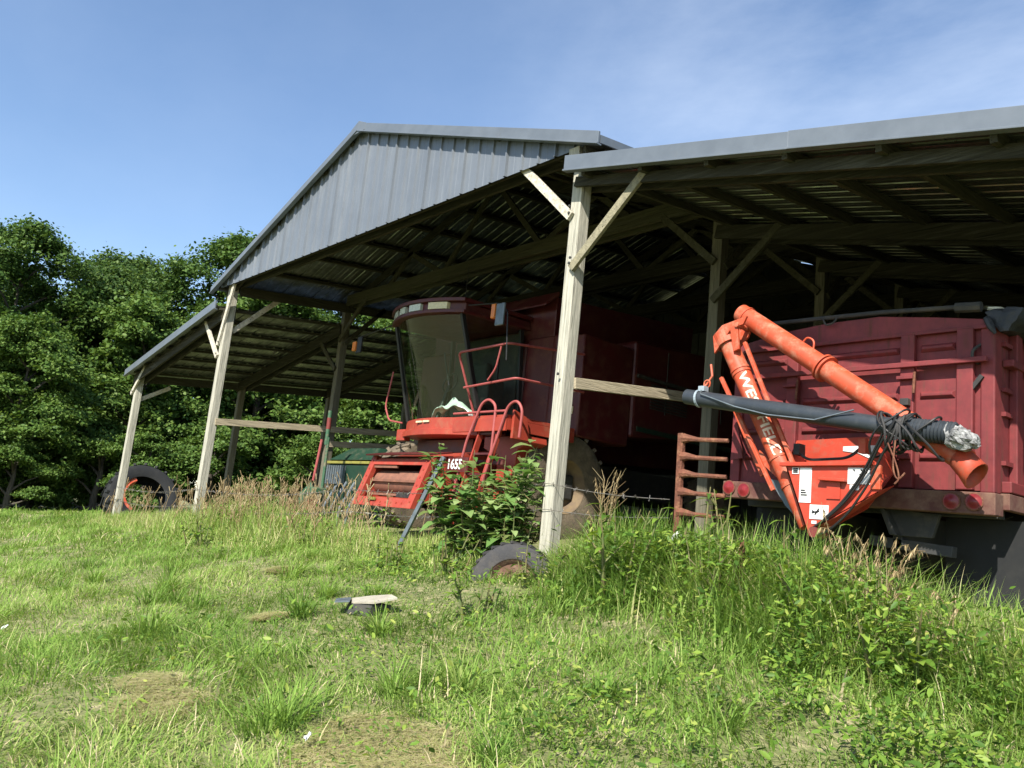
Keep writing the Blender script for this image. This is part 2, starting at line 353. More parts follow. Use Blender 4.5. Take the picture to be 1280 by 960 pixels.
for k in range(7):
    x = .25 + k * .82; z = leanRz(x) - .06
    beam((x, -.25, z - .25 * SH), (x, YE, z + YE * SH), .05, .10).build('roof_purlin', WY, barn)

def ribprof(Lc, pitch=.2286, h=.02):
    pts = []; a = 0.0
    while a < Lc:
        hh_ = h if round(a / pitch) % 3 == 0 else h * .72
        pts += [(a, 0), (a + .012, hh_), (a + .036, hh_), (a + .048, 0), (a + pitch * .5, 0), (a + pitch * .5 + .01, .004), (a + pitch * .5 + .02, 0)]; a += pitch
    return [(p, q) for p, q in pts if p <= Lc] + [(Lc, 0)]
def roofsheet(xa, za, xb, zb, y0=-.29, y1=YE + .15, holes=0):
    m = MB(); pr = ribprof(y1 - y0); vs = []
    for (p, q) in pr:
        y = y0 + p; vs += [(xa, y, za + q + SH * y), (xb, y, zb + q + SH * y)]
    m.add(vs, [(2 * i, 2 * i + 1, 2 * i + 3, 2 * i + 2) for i in range(len(pr) - 1)])
    return m
for xa, za, xb, zb in ((-5, mainz(-5), .47, mainz(.47)), (-5, mainz(-5), -10.47, mainz(-10.47)), (.02, leanRz(.02), 5.75, leanRz(5.75)), (-10.06, leanLz(-10.06), -15.55, leanLz(-15.55))):
    roofsheet(xa, za, xb, zb).build('roof_sheet', ROOF, barn, solid=.003)
MB().hexa([(-5.2, -.3, mainz(-5.2) + .0), (-4.8, -.3, mainz(-4.8)), (-4.8, YE, mainz(-4.8) + SH * YE), (-5.2, YE, mainz(-5.2) + SH * YE)],
          [(-5.02, -.3, mainz(-5) + .05), (-4.98, -.3, mainz(-5) + .05), (-4.98, YE, mainz(-5) + .05 + SH * YE), (-5.02, YE, mainz(-5) + .05 + SH * YE)]).build('ridge_cap', TRIM, barn)
# gable cladding with upright ribs
pr = ribprof(10.46, .30, .034); vs = []
HC = 4.565
for (p, q) in pr:
    x = -10.23 + p; vs += [(x, -.165 - q, HC), (x, -.165 - q, max(HC + .01, mainz(x) - .03))]
MB().add(vs, [(2 * i, 2 * i + 1, 2 * i + 3, 2 * i + 2) for i in range(len(pr) - 1)]).build('gable_cladding', CLAD, barn, solid=.003)
# rake trims: a folded strip and a lower lip
def rake(name, xa, za, xb, zb, h0, h1, y=-.3):
    m = MB(); m.hexa([(xa, y, za - h0), (xb, y, zb - h1), (xb, y + .03, zb - h1), (xa, y + .03, za - h0)], [(xa, y, za + .035), (xb, y, zb + .035), (xb, y + .03, zb + .035), (xa, y + .03, za + .035)])
    m.hexa([(xa, y - .02, za - h0 - .02), (xb, y - .02, zb - h1 - .02), (xb, y + .06, zb - h1 - .02), (xa, y + .06, za - h0 - .02)], [(xa, y - .02, za - h0 + .0), (xb, y - .02, zb - h1), (xb, y + .06, zb - h1), (xa, y + .06, za - h0)])
    return m.build(name, TRIM, barn, bevel=.004)
rake('rake_trim', -5, mainz(-5), .49, mainz(.49), .10, .10)
rake('rake_trim', -5, mainz(-5), -10.49, mainz(-10.49), .09, .09)
rake('rake_trim', 0.0, leanRz(0) + .05, 2.78, leanRz(2.78) + .05, .135, .115, -.31)
rake('rake_trim', 2.78, leanRz(2.78) + .055, 5.78, leanRz(5.78) + .055, .12, .112, -.316)
rake('rake_trim', -10.05, leanLz(-10.05) + .05, -15.57, leanLz(-15.57) + .05, .14, .12, -.31)
MB().prism([(-5.22, -.305, mainz(-5.22) - .08), (-4.78, -.305, mainz(-4.78) - .08), (-4.78, -.305, mainz(-4.78) + .04), (-5, -.305, mainz(-5) + .06), (-5.22, -.305, mainz(-5.22) + .04)], (0, .036, 0)).build('peak_plate', TRIM, barn, bevel=.004)
# bolt heads where the braces meet the posts
for x, z in ((-.04, 3.84), (-.04, 3.92), (.04, 3.24), (.05, 3.30), (-10.05, 3.18), (-10.04, 3.42), (-.02, 4.42), (.03, 2.0), (-15.3, 2.72)):
    MB().lathe([(0, .0), (0, .016), (.012, .016), (.016, .009), (.016, 0)], (x, -.128, z), (0, -1, 0), 10).build('bolt', DARK, barn)
# barge boards behind the trims
beam((.2, -.2, mainz(.47) - .09), (.2, 1.5, mainz(.47) - .09 + 1.5 * SH), .04, .14).build('eave_board', WIN, barn)
beam((.48, -.26, mainz(.47) - .03 - .2 * SH), (.48, YE, mainz(.47) - .03 + YE * SH), .02, .09).build('eave_trim', TRIM, barn)
beam((0.03, -.2, 4.50), (0.03, .15, 4.53), .16, .14).build('post_cap', WZ, barn)
# knee braces
def br(a, b, mat=WBR, w=.045, h=.10, up=(0, 1, 0)): beam(a, b, h, w, up).build('knee_brace', mat, barn, bevel=.004)
br((-.03, -.105, 3.80), (-1.02, -.105, 4.70)); br((.05, -.105, 3.18), (1.03, -.105, 4.06), WPB)
br((-10.05, -.105, 3.12), (-11.02, -.105, 3.98)); br((-10.12, -.105, 3.36), (-9.70, -.105, 4.66))
br((-15.42, -.105, 2.66), (-14.66, -.105, 3.28))
br((-10.0, .08, 3.66), (-10.0, 1.05, 4.62), WBR, up=(1, 0, 0)); br((-15.25, .06, 2.53), (-15.25, .75, 2.95), WBR, up=(1, 0, 0))
for y in BENT[1:]:
    s = SH * y
    for x, z, sg, dz, l in ((0, 3.22, 1, .85, .95), (0, 3.75, -1, .85, .95), (-10, 3.75, 1, .85, .95), (-10, 3.1, -1, .7, .85)):
        br((x, y - .105, z + s), (x + sg * l, y - .105, z + dz + s), WIN)
for x in (-10, 0):
    for y in BENT[1:4]:
        br((x + .1, y, 3.7 + SH * y), (x + .1, y + .9, 4.6 + SH * (y + .9)), WIN, up=(1, 0, 0))
# header plates along the post rows
for x, z in ((-15.25, leanLz(-15.25) - .17), (-9.9, 4.5), (.1, 4.5), (5.25, leanRz(5.25) - .19)):
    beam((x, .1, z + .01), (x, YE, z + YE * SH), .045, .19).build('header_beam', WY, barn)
# rails nailed between posts
beam((.1, .06, 1.93), (.1, 2.72, 2.20), .035, .12).build('side_rail', WRAIL, barn, bevel=.004)
beam((-9.9, .02, 1.81), (-9.9, 5.3, 2.30), .035, .13).build('side_rail', WRAIL, barn, bevel=.004)
beam((-9.9, 2.5, 1.72), (-9.9, 7.9, 2.24), .035, .13).build('side_rail', WRAIL, barn, bevel=.004)
# rear and right side tin walls
def tinwall(name, a, b, ztop):
    m = MB(); a = Vector(a); b = Vector(b); d = (b - a); n = Vector((-d.y, d.x, 0)).normalized(); l = d.length; d.normalize(); vs = []
    P = ribprof(l, .3, .02)
    for p, q in P:
        c = a + d * p + n * q; vs += [(c.x, c.y, g1(c.x, c.y) - .2), (c.x, c.y, ztop(c.x, c.y))]
    m.add(vs, [(2 * i, 2 * i + 1, 2 * i + 3, 2 * i + 2) for i in range(len(P) - 1)])
    m.build(name, DARKTIN, barn, solid=.003)
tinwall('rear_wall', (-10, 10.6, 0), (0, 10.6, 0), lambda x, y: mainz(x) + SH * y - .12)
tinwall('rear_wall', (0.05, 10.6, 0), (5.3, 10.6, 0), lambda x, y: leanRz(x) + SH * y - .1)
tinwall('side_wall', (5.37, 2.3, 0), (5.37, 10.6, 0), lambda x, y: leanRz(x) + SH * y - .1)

# ------------------------------------------------------------------ combine harvester
cb = thing('combine_harvester', (-5, 4.5, g1(-5, 4.5)), 'red combine harvester with dark glass cab parked under the gable roof', 'combine')  # combine coordinates unprojected from image pixels, then scaled up about the camera
def arc(x0, x1, y, bulge, z, n=14):
    xc = (x0 + x1) / 2; hw = (x1 - x0) / 2
    return [(x0 + (x1 - x0) * i / n, y - bulge * (1 - ((x0 + (x1 - x0) * i / n - xc) / hw) ** 2), z) for i in range(n + 1)]
# feeder house: open mouth facing the camera
fh = MB()
XL, XR = -5.50, -3.90
def fside(x0, x1):
    return MB().prism([(x0, .86, .50), (x0, 1.12, 1.24), (x0, 2.5, 1.55), (x0, 2.5, .9)], (x1 - x0, 0, 0))
for x0, x1 in ((XL, XL + .05), (XR - .05, XR)): m = fside(x0, x1); fh.add(m.v, m.f)
fh.hexa([(XL + .05, 1.12, 1.20), (XR - .05, 1.12, 1.20), (XR - .05, 2.5, 1.51), (XL + .05, 2.5, 1.51)], [(XL + .05, 1.12, 1.24), (XR - .05, 1.12, 1.24), (XR - .05, 2.5, 1.55), (XL + .05, 2.5, 1.55)])
fh.hexa([(XL + .05, .86, .5), (XR - .05, .86, .5), (XR - .05, 2.5, .9), (XL + .05, 2.5, .9)], [(XL + .05, .86, .54), (XR - .05, .86, .54), (XR - .05, 2.5, .94), (XL + .05, 2.5, .94)])
FH = fh.build('feeder_house', RED_SUNLIT, cb, bevel=.006)
ff = MB()   # mouth frame, leaning back
def fy(z): return .80 + (z - .46) * .36
def fbar(x0, x1, z0, z1, t=.09):
    ff.hexa([(x0, fy(z0), z0), (x1, fy(z0), z0), (x1, fy(z0) + t, z0), (x0, fy(z0) + t, z0)], [(x0, fy(z1), z1), (x1, fy(z1), z1), (x1, fy(z1) + t, z1), (x0, fy(z1) + t, z1)])
fbar(-5.56, -5.42, .46, 1.28); fbar(-4.02, -3.86, .46, 1.28); fbar(-5.42, -4.02, 1.13, 1.21); fbar(-5.42, -4.02, .46, .60, .12)
for k in range(6):
    z = .56 + k * .125
    for x in (-5.49, -3.94): ff.box((x - .014, fy(z) - .012, z - .014), (x + .014, fy(z) + .02, z + .014))
for k in range(9):
    x = -5.33 + k * .15; ff.box((x - .013, fy(.53) - .012, .517), (x + .013, fy(.53) + .02, .543))
ff.build('mouth_frame', RED_SUNLIT, FH, bevel=.003)
MB().hexa([(-5.58, .97, 1.265), (-3.84, .97, 1.265), (-3.84, 1.45, 1.36), (-5.58, 1.45, 1.36)], [(-5.58, .96, 1.29), (-3.84, .96, 1.29), (-3.84, 1.45, 1.385), (-5.58, 1.45, 1.385)]).build('hood', RED_SHADED, FH, bevel=.004)
MB().lathe([(0, 0), (0, .20), (1.42, .20), (1.42, 0)], (-5.43, 1.28, .86), (1, 0, 0), 28).build('drum', DRUM, FH, smooth=True)
sl = MB()
for k in range(3): sl.box((-5.43, 1.02 + .02 * k, .64 + .22 * k), (-4.75 if k == 2 else -4.0, 1.06 + .02 * k, .675 + .22 * k))
sl.build('slat', DRUM, FH)
ch = MB()
for k in range(14): ch.box((-4.55 + k * .038, .98, .62), (-4.53 + k * .038, 1.06, .70))
ch.build('chain', DARK, FH)
ft = MB()
ft.box((-5.05, .80, .55), (-4.86, .815, .595)); ft.build('yellow_tag', YEL, FH)
# cab
hull = arc(-6.18, -3.98, 1.98, .26, 1.72)
cbm = MB(); base = hull + [(-3.98, 2.9, 1.72), (-6.18, 2.9, 1.72)]; cbm.prism(base, (0, 0, .10))
base2 = [(x, y + .05, z + .10) for x, y, z in arc(-6.12, -4.02, 1.98, .26, 1.72)] + [(-4.02, 2.9, 1.82), (-6.12, 2.9, 1.82)]
cbm.prism(base2, (0, 0, .19)); CABB = cbm.build('cab_base', RED_SUNLIT, cb, bevel=.006)
box((-6.24, 1.92, 1.66), (-5.98, 2.05, 1.86)).build('corner_bracket', RED_SUNLIT, cb, bevel=.01)
st = MB()
for k in range(2): st.box((-5.42 + k * .22, 1.755 - .01 * k, 1.935), (-5.25 + k * .22, 1.775 - .01 * k, 1.965))
st.build('maker_badge', AMBER if False else LAMPY, CABB)
wb = arc(-6.04, -4.06, 2.02, .26, 2.02, 18); wt = arc(-6.05, -4.17, 1.55, .28, 3.63, 18)
rows = 8; vs = []
for i in range(rows + 1):
    t = i / rows; vs += [Vector(a).lerp(Vector(b), t) for a, b in zip(wb, wt)]
MB().add(vs, [(i * 19 + j, i * 19 + j + 1, (i + 1) * 19 + j + 1, (i + 1) * 19 + j) for i in range(rows) for j in range(18)]).build('windshield', GLASS, cb, smooth=True)
for x0, y0, x1, y1 in ((-6.06, 2.03, -6.07, 1.55), (-4.04, 2.03, -4.15, 1.55), (-4.04, 2.86, -4.12, 2.80), (-6.06, 2.86, -6.05, 2.80)):
    beam((x0, y0, 2.0), (x1, y1, 3.66), .06, .08, up=(0, 1, 0)).build('cab_pillar', BLACK, cb, bevel=.01)
for x in (-4.05, -6.05):
    MB().add([(x, 2.05, 2.03), (x, 2.84, 2.03), (x - .06, 2.78, 3.64), (x - .06, 1.60, 3.64)], [(0, 1, 2, 3)]).build('side_window', GLASS, cb)
beam((-4.02, 2.30, 2.62), (-4.02, 2.30, 3.06), .02, .03, up=(0, 1, 0)).build('door_handle', BLACK, cb)
# seat, steering column, interior back
sc = MB(); sc.box((-5.35, 2.35, 2.28), (-4.85, 2.8, 2.42)); sc.box((-5.33, 2.72, 2.42), (-4.87, 2.86, 3.15)); sc.box((-5.2, 2.45, 2.0), (-5.0, 2.7, 2.28))
sc.build('operator_seat', SEAT, cb, bevel=.05)
sw = MB(); sw.tube([(-5.1, 1.95, 2.0), (-5.1, 2.15, 2.65)], .04); sw.tube([(-5.1 + .19 * math.cos(a), 2.15 + .05 * math.sin(a), 2.68 + .17 * math.sin(a)) for a in np.linspace(0, 6.283, 20)], .015, 6)
sw.build('steering_wheel', BLACK, cb, smooth=True)
box((-6.0, 2.86, 1.95), (-4.2, 2.92, 3.62)).build('cab_back', DARK, cb)
box((-4.6, 2.35, 2.3), (-4.3, 2.7, 2.75)).build('console', DARK, cb, bevel=.03)
# cab roof with a bowed lamp band
rf = MB()
o0 = arc(-6.16, -4.05, 1.50, .34, 3.64, 16) + [(-4.05, 2.95, 3.68), (-6.16, 2.95, 3.68)]
rf.prism(o0, (0, 0, .055))
o1 = [(x, y + .06, 3.695) for x, y, z in arc(-6.12, -4.09, 1.50, .34, 3.64, 16)] + [(-4.09, 2.95, 3.695), (-6.12, 2.95, 3.695)]
rf.prism(o1, (0, 0, .13))
o2 = arc(-6.18, -4.03, 1.48, .34, 3.825, 16) + [(-4.03, 2.95, 3.85), (-6.18, 2.95, 3.85)]
rf.prism(o2, (0, 0, .06)); ROOFC = rf.build('cab_roof', RED_SHADED, cb, bevel=.006)
ap = arc(-6.14, -4.07, 1.50, .34, 3.705, 48)
for a, b_, m_ in ((1, 4, LAMP), (6, 12, LAMP), (15, 20, LAMP), (23, 30, LAMP), (34, 42, LAMPY)):
    m = MB(); pts = ap[a:b_ + 1]
    m.prism([(x, y + .005, z) for x, y, z in pts] + [(x, y + .07, z) for x, y, z in pts[::-1]], (0, 0, .112)); m.build('roof_lamp', m_, ROOFC)
tube([(-4.6, 1.9, 3.96), (-4.6, 1.9, 4.6)], .006, 6).build('aerial', DARK, ROOFC)
# wiper
tube([(-4.62, 1.62, 3.05), (-4.50, 1.70, 2.52)], .014, 6).build('wiper', BLACK, cb)
# platform, guard rails, ladder
pl = MB(); pl.box((-4.0, 1.52, 1.88), (-2.72, 2.9, 1.94)); pl.box((-4.0, 1.50, 1.70), (-2.72, 1.54, 1.90)); pl.box((-2.76, 1.54, 1.72), (-2.72, 2.9, 1.88))
PLAT = pl.build('platform', RED_SUNLIT, cb, bevel=.005)
MB().prism([(-3.80, 2.0, 1.70), (-2.74, 2.0, 1.70), (-2.72, 2.0, 1.60), (-2.98, 2.0, 1.50), (-3.10, 2.0, .70), (-3.46, 2.0, .72), (-3.42, 2.0, 1.36), (-3.80, 2.0, 1.52)], (0, .35, 0)).build('ladder_bracket', RED_SUNLIT, cb, bevel=.01)
MB().prism([(-2.71, 1.60, 1.60), (-2.71, 1.60, 2.02), (-2.71, 1.85, 1.94), (-2.71, 1.95, 1.60)], (.05, 0, 0)).build('corner_gusset', RED_SUNLIT, cb, bevel=.006)
def smoothpath(P, n=6):
    P = [Vector(p) for p in P]; out = [P[0]]
    for i in range(1, len(P) - 1):
        a = P[i].lerp(P[i - 1], min(.5, .09 / max(.01, (P[i] - P[i - 1]).length))); b = P[i].lerp(P[i + 1], min(.5, .09 / max(.01, (P[i] - P[i + 1]).length)))
        for k in range(n + 1):
            t = k / n; out.append(a * (1 - t) ** 2 + P[i] * 2 * t * (1 - t) + b * t * t)
    return out + [P[-1]]
def rail(name, P, r=.019, m=PINK): return MB().tube(smoothpath(P), r, 8).build(name, m, cb, smooth=True)
rail('guard_rail', [(-4.02, 1.92, 2.02), (-4.03, 1.48, 2.97), (-2.70, 1.40, 2.97), (-2.60, 2.85, 3.10)])
rail('guard_rail', [(-4.03, 1.66, 2.44), (-2.50, 1.42, 2.44), (-2.55, 2.85, 2.5)])
rail('guard_rail', [(-2.9, 1.42, 2.96), (-3.02, 1.45, 2.62), (-3.18, 1.45, 2.46)], .015)
rail('guard_rail', [(-4.0, 1.50, 1.99), (-2.74, 1.50, 1.99)], .018)
rail('ladder_rail', [(-3.72, 1.42, .62), (-3.52, 1.44, 1.55), (-3.30, 1.48, 2.12), (-3.16, 1.50, 2.19), (-2.98, 1.50, 2.08), (-2.98, 1.50, 1.40), (-3.02, 1.46, .9)], .021)
rail('ladder_rail', [(-3.12, 1.40, .55), (-2.92, 1.44, 1.30), (-2.68, 1.48, 2.06), (-2.52, 1.50, 2.14), (-2.40, 1.52, 2.0), (-2.44, 1.54, 1.6)], .021)
ld = MB()
for x in (-3.50, -3.08): ld.beam((x, 1.30, .30), (x + .12, 1.62, 1.8), .03, .09, up=(0, 1, 0))
LAD = ld.build('ladder', RED_SUNLIT, cb)
for k in range(5): z = .42 + k * .31; box((-3.50 + .024 * k, 1.30 + .066 * k, z), (-3.06 + .024 * k, 1.46 + .066 * k, z + .03)).build('tread', RED_SHADED, LAD)
# mirrors and warning lamps
rail('mirror_arm', [(-4.0, 1.55, 3.76), (-2.98, 1.35, 3.60), (-2.72, 1.32, 3.45), (-2.66, 1.34, 2.7)], .012, BLACK)
box((-2.93, 1.26, 3.22), (-2.74, 1.30, 3.56)).build('mirror', STEEL, cb, bevel=.015)
box((-3.02, 1.24, 3.34), (-2.93, 1.32, 3.56)).build('warning_lamp', AMBER, cb, bevel=.012)
rail('mirror_arm', [(-6.05, 1.6, 3.75), (-7.5, 1.6, 3.62), (-7.52, 1.6, 3.3)], .012, BLACK)
box((-7.62, 1.55, 3.36), (-7.50, 1.62, 3.54)).build('warning_lamp', AMBER, cb, bevel=.012)
box((-7.46, 1.56, 3.30), (-7.30, 1.60, 3.62)).build('mirror', BLACK, cb, bevel=.012)
rail('grab_rail', [(-6.57, 1.9, 2.94), (-6.70, 1.9, 2.30), (-6.52, 1.9, 2.03), (-6.14, 1.95, 1.98)], .016)
# body
bd = MB(); bd.hexa([(-7.25, 2.95, 1.55), (-4.1, 2.95, 1.55), (-4.1, 9.2, 1.9), (-7.25, 9.2, 1.9)], [(-7.25, 2.95, 3.5), (-4.1, 2.95, 3.5), (-4.1, 9.2, 3.6), (-7.25, 9.2, 3.6)])
bd.hexa([(-4.1, 4.2, 2.0), (-2.72, 4.2, 2.0), (-2.72, 9.0, 2.5), (-4.1, 9.0, 2.5)], [(-4.1, 4.2, 3.65), (-2.75, 4.2, 3.65), (-2.75, 9.0, 4.0), (-4.1, 9.0, 4.0)])
bd.build('body', RED_SHADED, cb, bevel=.05)
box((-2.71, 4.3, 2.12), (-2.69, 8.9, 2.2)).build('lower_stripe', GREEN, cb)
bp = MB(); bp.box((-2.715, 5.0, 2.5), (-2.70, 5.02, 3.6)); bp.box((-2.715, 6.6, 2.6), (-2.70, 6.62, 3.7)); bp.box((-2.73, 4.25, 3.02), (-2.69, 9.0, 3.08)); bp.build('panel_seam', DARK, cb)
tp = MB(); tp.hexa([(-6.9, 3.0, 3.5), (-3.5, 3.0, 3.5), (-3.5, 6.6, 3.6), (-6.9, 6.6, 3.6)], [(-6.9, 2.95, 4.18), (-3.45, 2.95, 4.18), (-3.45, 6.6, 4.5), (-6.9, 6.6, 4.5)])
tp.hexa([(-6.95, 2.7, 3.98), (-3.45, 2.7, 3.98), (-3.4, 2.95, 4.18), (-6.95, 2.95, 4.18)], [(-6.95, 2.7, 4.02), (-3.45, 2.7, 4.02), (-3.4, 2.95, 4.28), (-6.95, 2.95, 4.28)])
tp.build('grain_tank', RED_SHADED, cb, bevel=.02)
sp = MB(); sp.box((-4.06, 2.92, 1.84), (-3.36, 4.3, 3.52)); sp.tube([(-3.36, 3.06, 1.98), (-3.34, 3.06, 3.52)], .16, 20); sp.box((-3.36, 3.0, 1.84), (-2.78, 4.2, 3.5))
sp.build('side_panel', RED_SHADED, cb, bevel=.03, smooth=True)
MB().tube([(-3.36, 3.06, 1.86), (-3.36, 3.06, 2.05)], .155, 20).build('corner_lamp', GREYL, cb, smooth=True)
tube([(-3.52, 2.94, 1.9), (-3.56, 2.94, 3.5)], .012, 6).build('hose', DARK, cb)
tube([(-3.62, 3.2, 3.5), (-3.62, 3.2, 4.0)], .035, 8).build('stack_pipe', DARK, cb)
# chassis and axle
box((-7.0, 2.7, .85), (-3.0, 3.25, 1.25)).build('front_axle', DARK, cb, bevel=.03)
box((-6.3, 2.5, 1.1), (-3.9, 8.8, 1.6)).build('chassis', DARK, cb)
rj = MB(); rj.box((-5.95, 2.2, 1.3), (-4.35, 2.5, 1.7)); rj.box((-3.9, 1.62, .62), (-3.35, 1.80, 1.02)); rj.box((-3.86, 1.55, .45), (-3.6, 1.62, .85)); rj.box((-4.5, 1.66, 1.22), (-2.9, 1.74, 1.29)); rj.tube([(-3.85, 1.5, 1.0), (-3.5, 1.55, .7), (-3.6, 1.5, .4)], .03, 8)
rj.build('front_frame', RED_SHADED, cb, bevel=.012)
hs = MB()
for k in range(4): hs.tube(smoothpath([(-3.82 + .1 * k, 1.62, 1.0), (-3.74 + .1 * k, 1.45, .85 - .05 * k), (-3.8 + .08 * k, 1.55, .5)]), .014, 6)
hs.build('hydraulic_hose', BLACK, cb, smooth=True)
np_ = MB(); np_.beam((-3.92, 1.40, 1.185), (-3.36, 1.40, 1.185), .014, .22).build('number_plate', RED_SHADED, cb)
for x, z in ((-2.95, 2.55), (-3.0, 2.2)): box((x, 2.985, z), (x + .10, 2.998, z + .12)).build('warning_sticker', LAMPY, cb)
vt = MB()
for k in range(9): vt.box((-2.712, 4.6, 2.55 + .05 * k), (-2.698, 5.6 - .4 * (k % 2) * 0, 2.575 + .05 * k))
vt.build('vent_slots', DARK, cb)
me = text_mb('1655', .21, .004)
mm = MB().add([(-3.88 + v.co.x * .92, 1.388 - v.co.z * .5, 1.185 + v.co.y) for v in me.vertices], [tuple(p.vertices) for p in me.polygons]).build('number', WHITE, cb)
def wheel(par, c, ax, R, W, rimr, tm, rm, lugs=22, name='wheel'):
    c = Vector(c); ax = Vector(ax).normalized(); h = W / 2
    t = MB().lathe([(-h * .8, rimr), (-h, R * .78), (-h * .92, R * .93), (-h * .7, R * .97), (h * .7, R * .97), (h * .92, R * .93), (h, R * .78), (h * .8, rimr)], c, ax, 44)
    x = ax.cross(Vector((0, 0, 1)) if abs(ax.z) < .9 else Vector((1, 0, 0))).normalized(); y = ax.cross(x)
    for k in range(lugs * 2):
        sgn = 1 if k % 2 else -1; g = math.pi * k / lugs
        e = [];
        for (a, gg) in ((.02, 0), (h * .95, .16)):
            rdir = x * math.cos(g + gg) + y * math.sin(g + gg); e.append((c + ax * (a * sgn) + rdir * (R * .975), rdir))
        (p, rd), (q, rd2) = e
        t.beam(p, q, .07 * R, .06 * R, up=rd)
    T = t.build('tyre', tm, par, smooth=True)
    return T
def rimmesh(par, c, ax, W, rimr, rm):
    h = W / 2
    return MB().lathe([(h * .82, rimr * 1.02), (h * .6, rimr * .95), (h * .2, rimr * .86), (h * .15, rimr * .3), (h * .4, rimr * .28), (h * .4, 0)], c, ax, 32).build('rim', rm, par, smooth=True)
for x, sg in ((-3.12, 1), (-6.95, -1)):
    T = wheel(cb, (x, 2.95, g1(x, 2.95) + .80), (sg, 0, 0), .86, .62, .42, MUDDY, CREAM)
    rimmesh(T, (x, 2.95, g1(x, 2.95) + .80), (sg, 0, 0), .62, .42, CREAM)
for x, sg in ((-3.6, 1), (-6.5, -1)):
    T = wheel(cb, (x, 7.6, g1(x, 7.6) + .52), (sg, 0, 0), .56, .4, .28, MUDDY, CREAM, 16)
    rimmesh(T, (x, 7.6, g1(x, 7.6) + .52), (sg, 0, 0), .4, .28, CREAM)
# cloth on the dash
n = 26; vs = []; rnd = random.Random(4)
for i in range(n + 1):
    for j in range(9):
        u = i / n; v = j / 8; x = -5.18 + 1.04 * u; env = math.sin(math.pi * min(1, max(0, u))) ** .5 * (1 - .6 * abs(v - .5))
        vs.append((x, 1.90 + .22 * v - .1 * math.sin(3.1 * u), 2.035 + env * (.24 + .06 * math.sin(9 * u + 5 * v) + .03 * math.sin(21 * u - 7 * v))))
MB().add(vs, [(i * 9 + j, (i + 1) * 9 + j, (i + 1) * 9 + j + 1, i * 9 + j + 1) for i in range(n) for j in range(8)]).build('cloth', CLOTH, None, smooth=True, base=(-4.5, 1.95, 2.03), solid=.01)
tag(bpy.data.objects['cloth'], 'crumpled white cloth lying behind the cab windshield', 'cloth')

# ------------------------------------------------------------------ grain truck
tk = thing('grain_truck', (2.7, 3.5, g1(2.7, 3.5)), 'faded red grain truck with ribbed steel bed standing under the right lean-to', 'truck')
TY = 1.0
tg = MB(); tg.box((1.50, TY + .06, 1.0), (3.86, TY + .12, 2.34)); TG = tg.build('tailgate', TRUCK, tk)
cols = MB()
for x, w in ((2.12, .12), (3.22, .12), (3.69, .13)): box((x - w / 2, TY, 1.0), (x + w / 2, TY + .06, 2.338)).build('tailgate_post', TRUCK, TG, bevel=.008)
pn = MB()
for xa, xb in ((1.60, 2.03), (2.21, 3.13), (3.31, 3.60)):
    for z in (2.21, 1.80, 1.52, 1.27):
        pn.hexa([(xa, TY + .055, z - .035), (xb, TY + .055, z - .035), (xb, TY + .065, z + .035), (xa, TY + .065, z + .035)], [(xa + .02, TY + .03, z - .01), (xb - .02, TY + .03, z - .01), (xb - .02, TY + .03, z + .012), (xa + .02, TY + .03, z + .012)])
pn.build('pressed_rib', TRUCK, TG, bevel=.004)
box((1.62, TY - .045, 2.035), (3.87, TY + .0, 2.08)).build('tailgate_rail', TRUCK, TG, bevel=.006)
for x in (2.12, 3.22):
    box((x - .07, TY - .05, 1.93), (x + .07, TY - .002, 1.96)).build('latch_bar', TRUCK, TG, bevel=.004)
    tube([(x + .08, TY - .03, 1.99), (x + .08, TY - .05, 1.80)], .012, 6).build('latch_pin', RUST, TG)
    box((x - .03, TY - .06, 1.70), (x + .04, TY - .002, 1.76)).build('latch', DARK, TG, bevel=.004)
    box((x - .05, TY - .05, 1.24), (x + .05, TY - .002, 1.29)).build('hinge', TRUCK, TG, bevel=.004)
hd = MB(); hd.tube(smoothpath([(3.80, TY + .05, 2.20), (3.76, TY - .03, 2.14), (3.76, TY - .03, 2.06), (3.78, TY + .05, 2.04)]), .012, 6); hd.beam((3.72, TY + .02, 1.80), (3.82, TY + .02, 1.93), .03, .035); hd.build('grab_handle', DARK, TG)
# arched top plate
top = [(1.50, TY + .03, 2.34), (3.90, TY + .03, 2.34), (3.90, TY + .03, 2.395), (3.45, TY + .03, 2.47), (2.95, TY + .03, 2.54), (2.45, TY + .03, 2.54), (1.95, TY + .03, 2.50), (1.50, TY + .03, 2.42)]
MB().prism(top, (0, .05, 0)).build('arched_top', TRUCK, TG, bevel=.005)
box((1.48, TY + .01, 2.325), (3.90, TY + .05, 2.355)).build('top_rail', TRUCK, TG, bevel=.004)
for x in (1.45, 3.80): box((x, TY + .03, .98), (x + .11, TY + .16, 2.37)).build('corner_post', TRUCK, tk, bevel=.012)
sd_ = MB()
for x0, x1 in ((1.46, 1.50), (3.87, 3.905)):
    sd_.box((x0, TY + .16, 1.0), (x1, 6.0, 2.45))
sd_.box((1.5, 5.95, 1.0), (3.87, 6.0, 2.7)); sd_.box((1.46, TY + .16, .97), (3.9, 6.0, 1.0))
BED = sd_.build('bed', TRUCK, tk)
for x0, x1 in ((3.905, 3.97), (1.40, 1.46)):
    sr = MB()
    for k in range(8):
        y = TY + .34 + k * .58; sr.box((x0, y, 1.0), (x1, y + .13, 2.42))
    sr.box((x0, TY + .2, 2.03), (x1 + .02 if x0 > 2 else x1, 6, 2.09)); sr.box((x0, TY + .2, 2.36), (x1, 6, 2.43)); sr.box((x0, TY + .18, 1.0), (x1 + .01, 6, 1.09))
    sr.build('side_rib', TRUCK, BED, bevel=.008)
gs_ = MB()
for z in (1.22, 1.62, 1.82, 2.2): gs_.box((3.90, TY + .18, z), (3.94, TY + .34, z + .035))
